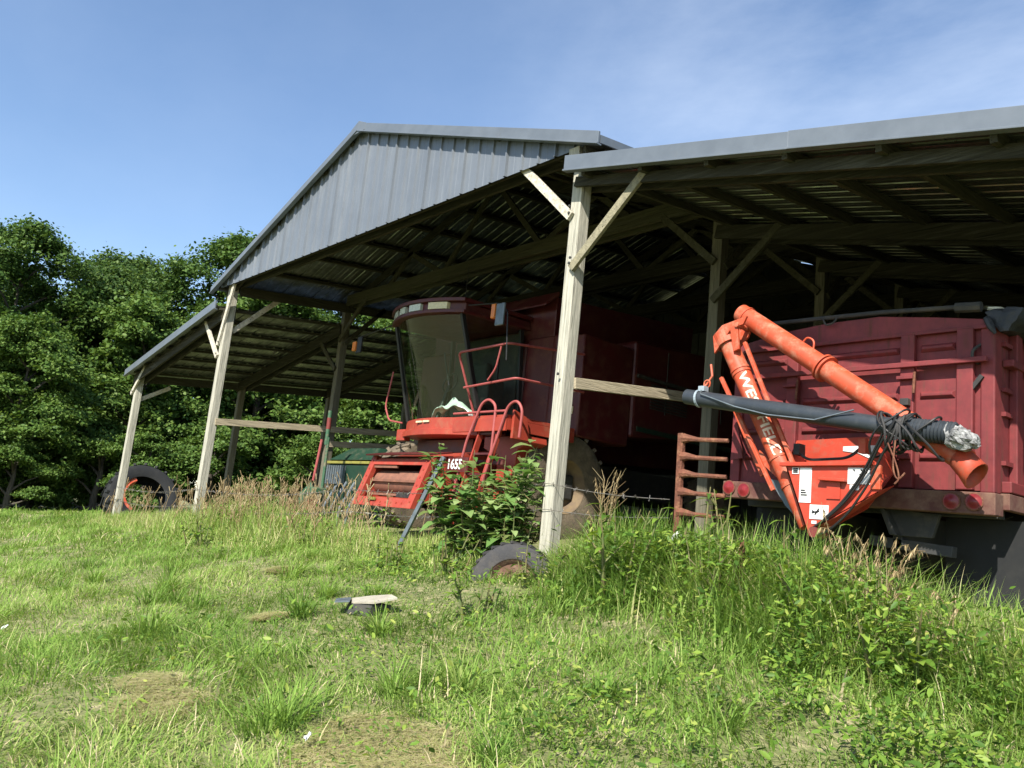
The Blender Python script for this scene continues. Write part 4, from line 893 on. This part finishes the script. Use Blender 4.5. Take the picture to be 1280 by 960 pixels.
TREES = [  # proto, x, y, scale, label
    (1, -40.0, 6.2, 1.08, 'far dark tree closing the dip in the wood skyline'), (1, -36.5, -2.6, .74, 'dark tree behind the left edge trees'), (0, -37.5, 12.5, .92, 'tall tree behind the gable, only its left edge clear of the roof'), (1, -32.0, 3.6, .86, 'dark tree deep in the middle of the wood, left of the lean-to'), (1, -30.0, 11.5, .8, 'dark tree behind the left lean-to roof, seen below it'), (2, -23.2, 16.0, .8, 'light tree behind the barn seen left of the combine cab'),
    (0, -31.5, -.6, .81, 'tallest broad dark tree at the left edge of the wood'),
    (1, -35.5, 4.2, .98, 'dark round-topped tree in the dip of the wood skyline'),
    (0, -33.5, 9.2, .99, 'tall tree whose top stands behind the left end of the gable'),
    (2, -26.5, 3.2, .80, 'light green layered tree in front of the wood, left of the low lean-to roof'),
    (1, -29.0, -4.8, .72, 'dark tree cut off by the left side of the picture'),
    (2, -27.5, 8.2, .98, 'bright leafy tree seen under the left lean-to between its posts'),
    (1, -37.0, 8.2, .78, 'darker tree filling the skyline gap beside the gable'),
    (2, -25.5, 13.5, .9, 'leafy tree behind the far rear corner of the left lean-to'),
    (1, -24.0, 19.0, .95, 'shaded tree behind the barn beyond the combine cab'),
    (0, -29.5, 15.0, .95, 'tall tree behind the rear of the left lean-to roof'),
    (2, -24.2, -.9, .62, 'small bright tree at the front of the wood above the grass edge'),
    (0, -38.5, 0.5, .78, 'tree standing deep in the wood behind the tallest one'),
    (1, -20.0, 24.0, .95, 'tree behind the barn, rightmost seen through the open side'),
]
for k, (pi_, x, y, s, lab) in enumerate(TREES):
    plant('tree', protos[pi_], (x, y, g1(x, y) - .1), k * 1.7, s, lab, 'tree', 'trees of the wood left of the barn')
BUSH = [(-25.2, -4.6, .75, 'bush on the grass edge at the extreme left of the picture'), (-24.6, -.2, .62, 'bush on the grass edge left of the tractor tyre, filling the gap under the trees'), (-24.0, -2.4, .55, 'low leafy bush spilling onto the grass at the left'), (-22.0, 2.6, .6, 'bush right behind the huge tractor tyre'),(-29.5, -4.2, 1.0, 'bush at the far left edge of the wood under the dark trees'), (-27.5, .6, .9, 'bush under the trees left of the big tractor tyre, deep in shade'), (-30.5, -1.8, 1.1, 'bush beneath the tallest tree at its trunk foot'), (-26.5, 6.2, .9, 'bush under the trees seen through the left lean-to'),(-23.6, 1.6, .62, 'low bush in the grass edge behind the big tractor tyre'), (-24.6, -3.6, .6, 'low bush at the left picture edge below the trees'), (-22.3, 4.9, .7, 'bush seen between the two left front posts'),
        (-20.8, 8.0, .75, 'bush behind the low inner post of the left lean-to'), (-18.6, 11.2, .8, 'bush behind the green marker post'), (-16.6, 14.0, .9, 'bush at the rear of the barn left of the combine'),
        (-22.9, -1.0, .5, 'small dense bush left of the big tractor tyre'), (-25.5, -2.2, .85, 'rounded bush under the tallest tree')]
for k, (x, y, s, lab) in enumerate(BUSH):
    plant('bush', protos[3], (x, y, g1(x, y) - .1), k * 2.1, s, lab, 'bush', 'bushes along the wood edge', ('stem', 'foliage'))

# ------------------------------------------------------------------ grass
def blade_mesh(name, P, h, w, az, bend, tone, mat):
    n = len(P); T = np.array([0, .38, .74, 1.0]); dirv = np.stack([np.cos(az), np.sin(az), np.zeros(n)], 1)
    fa = az + math.pi / 2 + rng.uniform(-.7, .7, n); side = np.stack([np.cos(fa), np.sin(fa), np.zeros(n)], 1)
    V = np.empty((n, 7, 3)); wd = [1.0, .85, .5]
    for i, t in enumerate(T):
        c = P + dirv * (h * bend * (.25 * t + .75 * t * t))[:, None]; c[:, 2] += h * (t - .42 * np.minimum(bend, 1.6) * t * t)
        if i < 3:
            o = side * (w * wd[i] * .5)[:, None]; V[:, 2 * i] = c - o; V[:, 2 * i + 1] = c + o
        else: V[:, 6] = c
    me = bpy.data.meshes.new(name); me.vertices.add(n * 7); me.vertices.foreach_set('co', V.ravel().astype(np.float32))
    base = (np.arange(n) * 7)[:, None]; lp = (base + np.array([0, 1, 3, 2, 2, 3, 5, 4, 4, 5, 6])).ravel()
    me.loops.add(n * 11); me.loops.foreach_set('vertex_index', lp.astype(np.int32)); me.polygons.add(n * 3)
    st = ((np.arange(n) * 11)[:, None] + np.array([0, 4, 8])).ravel(); me.polygons.foreach_set('loop_start', st.astype(np.int32))
    me.update(calc_edges=True); me.validate()
    a = me.attributes.new('tone', 'FLOAT', 'POINT'); a.data.foreach_set('value', np.repeat(np.clip(tone, 0, 1), 7).astype(np.float32))
    me.polygons.foreach_set('use_smooth', [True] * len(me.polygons)); me.materials.append(mat)
    o = bpy.data.objects.new(name, me); COL.objects.link(o); return o
def vnoise(x, y, s, seed):
    g = np.random.default_rng(seed); G = g.random((64, 64)); u = (x / s) % 64; v = (y / s) % 64
    i = u.astype(int); j = v.astype(int); fu = u - i; fv = v - j; fu = fu * fu * (3 - 2 * fu); fv = fv * fv * (3 - 2 * fv); i2 = (i + 1) % 64; j2 = (j + 1) % 64
    return (G[i, j] * (1 - fu) + G[i2, j] * fu) * (1 - fv) + (G[i, j2] * (1 - fu) + G[i2, j2] * fu) * fv
BARE = [(2.98, -3.76, .50), (3.30, -3.96, .36), (2.6, -3.62, .25), (1.55, -4.32, .24), (1.15, -4.24, .18), (-.1, -2.95, .14), (-2.4, -1.75, .20)]
def bare(x, y):
    b = np.zeros_like(x)
    for bx, by, br_ in BARE: b = np.maximum(b, np.exp(-(((x - bx) ** 2 + (y - by) ** 2) / br_ ** 2)))
    return sstep(.30, .62, b * (.35 + 1.1 * vnoise(x, y, .16, 51)))
def fan(n, r0, r1, p, lo=-47, hi=47):
    u = rng.random(n); e = 2 - p
    r = (r0 ** e + u * (r1 ** e - r0 ** e)) ** (1 / e)
    a = math.atan2(f_.y, f_.x) + np.radians(rng.uniform(lo, hi, n))
    return CAMLOC.x + r * np.cos(a), CAMLOC.y + r * np.sin(a), r
def inside(x, y):   # under the roofs the ground is bare and trodden
    return sstep(.2, 1.4, y) * ((x > -15.6) & (x < 5.6))
x, y, r = fan(640000, 2.2, 34, 1.15, -70, 48)
fine = vnoise(x, y, .22, 5)
clump = vnoise(x, y, .6, 1); big = vnoise(x, y, 2.4, 2); b = bare(x, y); ins = inside(x, y)
keep = (rng.random(len(x)) > b * .93) & (rng.random(len(x)) > ins * .93) & (rng.random(len(x)) < .50 + 1.0 * clump * (.5 + fine)) & ~((y > 0.3) & (x > 1.2) & (x < 5.5))
x, y, r, clump, big, b = [q[keep] for q in (x, y, r, clump, big, b)]
h = (.075 + .15 * clump ** 1.6 * (.5 + big)) * (.28 + 1.0 * rng.random(len(x)) ** .8) * (1 - .7 * b)
tall = (rng.random(len(x)) < .05) * rng.uniform(.1, .3, len(x)) * (clump > .5); h = h + tall
h = .84 * h * (1 - .8 * np.exp(-((x - .7) / .6) ** 2 - ((y + 1.25) / .6) ** 2))
w = np.maximum(rng.uniform(.004, .0095, len(x)), r * .0008)
tone = .21 + .42 * (big - .5) + .42 * (rng.random(len(x)) - .1) + (rng.random(len(x)) < .14) * .38 + .3 * b + .10 * sstep(0, 4, x) 
P = np.stack([x, y, gz(x, y) - .01], 1)
g_ = blade_mesh('grass', P, h, w, vnoise(x, y, .5, 9) * 9 + rng.uniform(-1.6, 1.6, len(x)), rng.uniform(.25, 1.5, len(x)), tone, GRASS)
tag(g_, 'uneven green and straw coloured pasture grass in front of the barn', 'grass', kind='stuff')
# dead thatch lying in the bare patches
xs, ys = [], []
for bx, by, br_ in BARE:
    n = int(20000 * br_); a = rng.uniform(0, 6.28, n); q = np.sqrt(rng.random(n)) * br_ * .95; xs.append(bx + q * np.cos(a)); ys.append(by + q * np.sin(a))
x = np.concatenate(xs); y = np.concatenate(ys); n = len(x)
x2, y2, r2 = fan(14000, 2.5, 16, 1.2); x = np.concatenate([x, x2]); y = np.concatenate([y, y2]); n = len(x)
th = blade_mesh('dead_thatch', np.stack([x, y, gz(x, y) + .012], 1), rng.uniform(.02, .065, n), rng.uniform(.003, .007, n), rng.uniform(0, 6.28, n), rng.uniform(1.6, 3.2, n), rng.uniform(.78, 1.0, n), GRASS)
tag(th, 'dry straw coloured thatch lying between the grass and in bare patches', 'dead grass', kind='stuff')
# tufts of long grass in the open field
TUFT = []
tx, ty_, tr_ = fan(95, 3.2, 13, 1.1, -36, 36)
xs, ys, hs, ws, az, bd_, tn = [], [], [], [], [], [], []
for a0, b0 in zip(tx, ty_):
    if float(inside(np.array([a0]), np.array([b0]))[0]) > .1 or b0 > -.3 or float(bare(np.array([a0]), np.array([b0]))[0]) > .2: continue
    n = int(rng.integers(50, 120)); R = rng.uniform(.05, .14); s0 = rng.uniform(.16, .36); t0 = rng.uniform(.15, .5)
    aa = rng.uniform(0, 6.28, n); q = np.sqrt(rng.random(n)) * R
    xs.append(a0 + q * np.cos(aa)); ys.append(b0 + q * np.sin(aa)); hs.append(s0 * rng.uniform(.5, 1.2, n)); ws.append(rng.uniform(.006, .012, n)); az.append(aa + rng.normal(0, .5, n)); bd_.append(rng.uniform(.3, 1.5, n)); tn.append(t0 + rng.uniform(-.1, .25, n))
x, y, h, w, a_, bb, tn = [np.concatenate(q) for q in (xs, ys, hs, ws, az, bd_, tn)]
tf = blade_mesh('grass_tufts', np.stack([x, y, gz(x, y) - .01], 1), h, w, a_, bb, tn, GRASS); tag(tf, 'long arching grass tufts scattered through the open field', 'grass', kind='stuff')
# tall rank grass along the barn front, right of the middle post
n = 42000
x = rng.uniform(.12, 6.2, n); y = -.42 + rng.normal(0, .42, n) - .16 * np.maximum(0, x - 3.0)
k2 = (y < .75) & (y > -1.9) & (rng.random(n) < .25 + 1.2 * vnoise(x, y, .35, 21)); x, y = x[k2], y[k2]; n = len(x)
hm = np.interp(x, [0, .5, 1.0, 1.6, 2.2, 2.9, 3.4, 4.0, 4.5, 5.5], [.15, .42, .80, .66, .74, .84, .74, .62, .52, .46])
h = hm * rng.uniform(.35, 1.2, n) * np.exp(-((y + .3) / 1.0) ** 2 * .8) * (1 - .92 * np.exp(-((x - .75) / .55) ** 2 - ((y + 1.15) / .65) ** 2))
tn = .05 + .35 * rng.random(n) + .35 * vnoise(x, y, .5, 22) + (rng.random(n) < .16) * .4 + .10 * sstep(2, 5, x)
tg_ = blade_mesh('tall_grass', np.stack([x, y, gz(x, y) - .02], 1), h, rng.uniform(.005, .009, n) * (1 + 1.1 * (rng.random(n) < .25)), rng.uniform(0, 6.28, n), rng.uniform(.15, 1.3, n), tn, GRASS)
tag(tg_, 'tall rank grass growing between the middle post and the truck', 'grass', kind='stuff')
# left of the middle post: straw coloured growth with seed heads
n = 26000
x = rng.uniform(-15.8, .1, n); y = -.10 + rng.normal(0, .45, n); d = vnoise(x, y, .7, 31)
k2 = (rng.random(n) < .15 + 1.1 * d) & (y > -1.3) & ((y < .72) | (x < -5.6)); x, y, d = x[k2], y[k2], d[k2]; n = len(x)
hm = np.interp(x, [-16, -13, -10, -8.5, -6, -4.5, -2, 0], [.30, .30, .42, .72, .60, .34, .26, .16])
h = hm * rng.uniform(.4, 1.2, n) * (1 - .5 * sstep(-.3, -1.2, y)); tn = .42 + .45 * rng.random(n) + .3 * (d - .5)
dg_ = blade_mesh('rough_grass', np.stack([x, y, gz(x, y) - .02], 1), h, rng.uniform(.006, .014, n) * 1.2, rng.uniform(0, 6.28, n), rng.uniform(.1, .9, n), tn, GRASS)
tag(dg_, 'straw coloured rough grass along the barn front left of the middle post', 'grass', kind='stuff')
# dry seed stalks
m = MB(); rr = random.Random(77)
for k in range(310):
    if k < 210: x0 = rr.gauss(-7.7, 1.3); y0 = rr.uniform(-.6, 1.6)
    else: x0 = rr.uniform(-15.5, -2.5); y0 = rr.uniform(-.6, .5)
    if x0 > -2: continue
    z0 = g1(x0, y0); hh = rr.uniform(.35, .98); lx, ly = rr.uniform(-.2, .2), rr.uniform(-.2, .2); r0 = .0055
    m.tube([(x0, y0, z0), (x0 + lx * .4, y0 + ly * .4, z0 + hh * .6), (x0 + lx, y0 + ly, z0 + hh)], [r0, r0 * .8, r0 * .5], 4)
    for q in range(rr.randint(3, 6)):
        t = rr.uniform(.55, 1.0); bx, by, bz = x0 + lx * t * t, y0 + ly * t * t, z0 + hh * t; a = rr.uniform(0, 6.28); l = rr.uniform(.05, .16)
        m.tube([(bx, by, bz), (bx + l * .5 * math.cos(a), by + l * .5 * math.sin(a), bz + l * .9)], [.004, .007], 4)
ds = m.build('dry_stalks', DRYLEAF, None, base=(-8, .3, g1(-8, .3))); tag(ds, 'dry tan seed stalks standing in front of the green planter', 'dead weeds', kind='stuff')
# low broad leaved weeds among the grass
def leaf_patch(name, areas, size, mat, hh, label):
    Cs = []
    for (cx, cy, rx, ry, n) in areas:
        a = rng.normal(size=(n, 2)) * np.array([rx, ry]); xx_ = cx + a[:, 0]; yy_ = cy + a[:, 1]; kk = vnoise(xx_, yy_, .3, 41) > rng.uniform(.25, .75, n); xx_, yy_ = xx_[kk], yy_[kk]
        Cs.append(np.stack([xx_, yy_, gz(xx_, yy_) + rng.uniform(.03, 1.0, len(xx_)) ** .8 * hh], 1))
    C = np.concatenate(Cs); D = np.array([0, -.15, .8]) + rng.normal(size=(len(C), 3)) * .4
    me = leaves_mesh(name, C, D, rng.uniform(.45, 1.5, len(C)) * size, mat, .38); o = bpy.data.objects.new(name, me); COL.objects.link(o); tag(o, label, 'weeds', kind='stuff')
leaf_patch('ground_weeds', [(4.8, -1.9, .7, .5, 5200), (4.2, -1.2, .7, .4, 3000), (2.2, -.9, .7, .3, 1600), (-.4, -1.35, .5, .35, 900), (-1.6, -1.0, .5, .3, 700), (-6.5, -1.2, 1.0, .4, 900), (2.0, -2.6, .8, .6, 900), (3.7, -3.0, .8, .6, 1200), (5.0, -2.9, .7, .5, 2200), (.6, -3.6, 1.0, .5, 700)], .045, WEEDLEAF, .2, 'low bright green broad-leaved weeds spreading through the grass')

leaf_patch('clover', [(2.2, -3.2, 1.6, .9, 7000), (-1.5, -2.4, 2.0, .8, 5000), (4.2, -3.2, .9, .7, 5000), (.2, -4.2, 1.4, .6, 4000)], .024, WEEDLEAF, .09, 'small round clover leaves low in the open grass')
leaf_patch('tall_weeds', [(1.95, -.60, .35, .2, 2200), (2.5, -.55, .35, .28, 3000), (3.1, -.6, .4, .25, 3400), (4.0, -1.3, .5, .3, 2600), (3.7, -.9, .4, .2, 350), (1.1, -.5, .3, .25, 500), (4.3, -1.0, .4, .25, 800), (-3.3, -.4, .7, .25, 500), (-6.5, -.5, 1.0, .25, 600)], .05, WEEDLEAF, .58, 'leafy mass of waist high green weeds mixed into the tall grass')

# ------------------------------------------------------------------ individual plants
def leaf(m, p, d, up, L_, W_, droop=.3):
    p = Vector(p); d = Vector(d).normalized(); s = d.cross(Vector(up)).normalized(); n_ = s.cross(d).normalized(); rows = []
    for t, w_ in ((0, .04), (.2, .72), (.45, 1.0), (.72, .66), (1.0, .02)):
        c = p + d * (L_ * t) - Vector((0, 0, 1)) * (droop * L_ * t * t); rows.append((c - s * W_ * .5 * w_ + n_ * W_ * .12 * w_, c, c + s * W_ * .5 * w_ + n_ * W_ * .12 * w_))
    vs = [v for r_0 in rows for v in r_0]; fs = []
    for i in range(4):
        a = i * 3; fs += [(a, a + 1, a + 4, a + 3), (a + 1, a + 2, a + 5, a + 4)]
    m.add(vs, fs)
def weed_proto(seed, stems, H, spread, L_, W_, gap, branch=0, droop=.4):
    rr = random.Random(seed); S = MB(); Lf = MB()
    def grow(b, d, hh, rad0, depth):
        b = Vector(b); d = Vector(d).normalized(); P = [b]; n_ = max(3, int(hh / .12))
        for k in range(n_):
            d = (d + Vector((rr.uniform(-.12, .12), rr.uniform(-.12, .12), .05))).normalized(); P.append(P[-1] + d * hh / n_)
        S.tube(P, [rad0 * (1 - .75 * i / n_) for i in range(n_ + 1)], 6)
        z = .12 if depth == 0 else .05; ph = rr.uniform(0, 6)
        while z < hh:
            t = z / hh * n_; i = min(n_ - 1, int(t)); p = P[i].lerp(P[i + 1], t - i); ph += 2.4 + rr.uniform(-.4, .4); u = z / hh
            out_ = Vector((math.cos(ph), math.sin(ph), rr.uniform(.05, .55))); sc_ = (1.15 - .55 * u) * rr.uniform(.6, 1.15)
            leaf(Lf, p, out_, (0, 0, 1), L_ * sc_, W_ * sc_, droop * rr.uniform(.4, 1.6))
            if depth == 0 and branch and rr.random() < branch and u > .2: grow(p, (math.cos(ph + 1), math.sin(ph + 1), .9), hh * .4 * (1.2 - u), rad0 * .6, 1)
            z += gap * rr.uniform(.6, 1.4)
    for k in range(stems):
        a = rr.uniform(0, 6.28); q = spread * rr.random() ** .5; grow((.4 * q * math.cos(a), .4 * q * math.sin(a), -.05), (q * math.cos(a) * .9, q * math.sin(a) * .9, 1), H * rr.uniform(.65, 1.08), .012, 0)
    s = S.build('stem', STEM, None, smooth=True); l = Lf.build('foliage', WEEDLEAF, None, smooth=True); r0 = (s.data, l.data); bpy.data.objects.remove(s); bpy.data.objects.remove(l); return r0
BIG = weed_proto(1, 21, 1.30, .66, .27, .155, .058, .35); BIG[1].materials[0] = BUSHLEAF
plant('leafy_bush', BIG, (-.84, -.22, g1(-.84, -.22)), .6, 1.0, 'large broad-leaved green bush growing left of the middle post', 'bush', None, ('stem', 'foliage'))
TALLB = weed_proto(5, 2, 1.15, .12, .17, .085, .075, .25); TALLB[1].materials[0] = BUSHLEAF
plant('leafy_shoot', TALLB, (-1.12, -.25, g1(-1.12, -.25)), .2, 1.12, 'tall leafy shoot rising in front of the combine ladder', 'plant', None, ('stem', 'foliage'))
BIG2 = weed_proto(9, 9, .72, .55, .17, .09, .05, .3); BIG2[1].materials[0] = BUSHLEAF
plant('leafy_bush', BIG2, (-.42, -.12, g1(-.42, -.12)), 2.0, 1.0, 'lower leafy bush close against the middle post, above the worn tyre', 'bush', None, ('stem', 'foliage'))
WA = weed_proto(2, 4, .62, .22, .16, .045, .045, .2); WB = weed_proto(3, 3, .75, .16, .14, .04, .045, .15); WC = weed_proto(4, 6, .40, .3, .13, .06, .05, .2)
WEEDS = [(WA, 1.72, -.85, 1.15, 'bright lance-leaved weed at the front of the tall grass below the rusty rack'), (WA, 2.02, -.62, .95, 'lance-leaved weed just right of the brightest front weed'), (WB, 1.50, -.55, .9, 'slim weed between the middle post grass and the rusty rack'),
         (WB, 2.22, -.10, 1.2, 'tall leafy weed reaching up beside the truck rear sill left end'), (WB, 2.48, -.22, .95, 'weed below the pointed bottom of the orange hopper, on its left'), (WA, 2.90, -.20, 1.1, 'drooping leafy weed under the hopper tip'),
         (WB, 3.12, -.45, .9, 'leafy weed right of the hopper tip in the tall grass'), (WC, 2.55, -.75, 1.2, 'low leafy weed in front of the brown dock'), (WC, 3.45, -.62, 1.2, 'low leafy weed below the hitch bracket of the truck'),
         (WC, 4.05, -.95, 1.1, 'low leafy weed in front of the mud flap'), (WC, .85, -.95, 1.0, 'low leafy weed in grass right of the worn tyre'), (WC, -.35, -1.0, 1.1, 'low leafy weed in front of the worn tyre'), (WC, -1.2, -1.15, 1.1, 'low leafy weed between the worn tyre and the broken slab'),
         (WC, 1.25, -1.9, .8, 'small leafy weed in open grass below the worn tyre'), (WC, -6.6, -1.2, 1.2, 'low leafy weed in grass in front of the green planter'), (WC, -4.3, -.5, 1.0, 'low leafy weed under the combine feeder mouth')]
for k, (pr_, x0, y0, s, lab) in enumerate(WEEDS):
    plant('weed', pr_, (x0, y0, g1(x0, y0)), k * 1.3, s * (1.3 if x0 > 1 else 1.1), lab, 'weed', 'leafy weeds in the grass', ('stem', 'foliage'))
# brown dock seed spike
dk = thing('dock_plant', (2.82, -.72, g1(2.82, -.72)), 'dead brown dock seed spike standing in the green grass', 'plant')
rr = random.Random(2); sk = MB(); st_ = MB(); z0 = g1(2.82, -.72)
st_.tube([(2.82, -.72, z0), (2.83, -.72, z0 + .62)], [.008, .004], 6); st_.build('stem', DOCK, dk)
for k in range(520):
    t = rr.random(); z = z0 + .14 + .46 * t; a = rr.uniform(0, 6.28); r0 = .045 * (1 - .6 * t) * rr.random() ** .5; c = Vector((2.82 + r0 * math.cos(a), -.72 + r0 * math.sin(a), z)); d = Vector((rr.uniform(-1, 1), rr.uniform(-1, 1), rr.uniform(-1, 1))).normalized() * .012; e = d.cross(Vector((.3, .5, .8))).normalized() * .009
    sk.add([c - d, c + e, c + d, c - e], [(0, 1, 2, 3)])
sk.build('seed_spike', DOCK, dk)
# dry drooping grass heads before the dark truck underside
for k, (x0, y0, H, lab) in enumerate(((3.80, -.50, .82, 'dry arching grass clump before the dark gap left of the mud flap'), (3.44, -.38, .86, 'thin dry grass clump below the hitch bracket'), (4.28, -.72, .62, 'dry arching grass stem in front of the mud flap'), (.62, .1, .82, 'dry bare stalks rising in front of the muddy combine wheel'))):
    d_ = thing('dry_grass_clump', (x0, y0, g1(x0, y0)), lab, 'dry grass', 'dry grass clumps'); S = MB(); Hd = MB(); z0 = g1(x0, y0)
    for q in range((20, 12, 7, 14)[k]):
        a = rr.uniform(0, 6.28); sp_ = rr.uniform(.05, .28); hh = H * rr.uniform(.6, 1.25); bx, by = x0 + rr.uniform(-.08, .08), y0 + rr.uniform(-.06, .06); P = []
        dr = .0 if k == 3 else rr.uniform(.05, .3)
        for t in np.linspace(0, 1, 8): P.append((bx + math.cos(a) * sp_ * t * t * 1.2, by + math.sin(a) * sp_ * t * t, z0 + hh * (t - dr * max(0, t - .55) ** 2 * 5)))
        S.tube(P, [.0045 - .0025 * t for t in np.linspace(0, 1, 8)], 5)
        if k == 3 and q % 2: 
            for w_ in range(4): p = Vector(P[4 + w_ % 4]); an = rr.uniform(0, 6.28); S.tube([p, p + Vector((.12 * math.cos(an), .12 * math.sin(an), .12))], [.003, .0015], 4)
            continue
        for w_ in range(26):
            t = rr.uniform(.6, 1.0); i = min(6, int(t * 7)); p = Vector(P[i]).lerp(Vector(P[i + 1]), t * 7 - i); an = rr.uniform(0, 6.28); d = Vector((math.cos(an) * .5, math.sin(an) * .5, .6 - 1.2 * (t > .8))).normalized()
            leaf(Hd, p, d, (.2, .3, 1) if abs(d.z) < .9 else (1, 0, 0), rr.uniform(.025, .055), .008, .3)
    S.build('stalks', DRYLEAF, d_); tag(Hd.build('seed_heads', DRYLEAF, d_), kind='stuff') if Hd.f else None
# dead leaves piled on the wire by the middle post
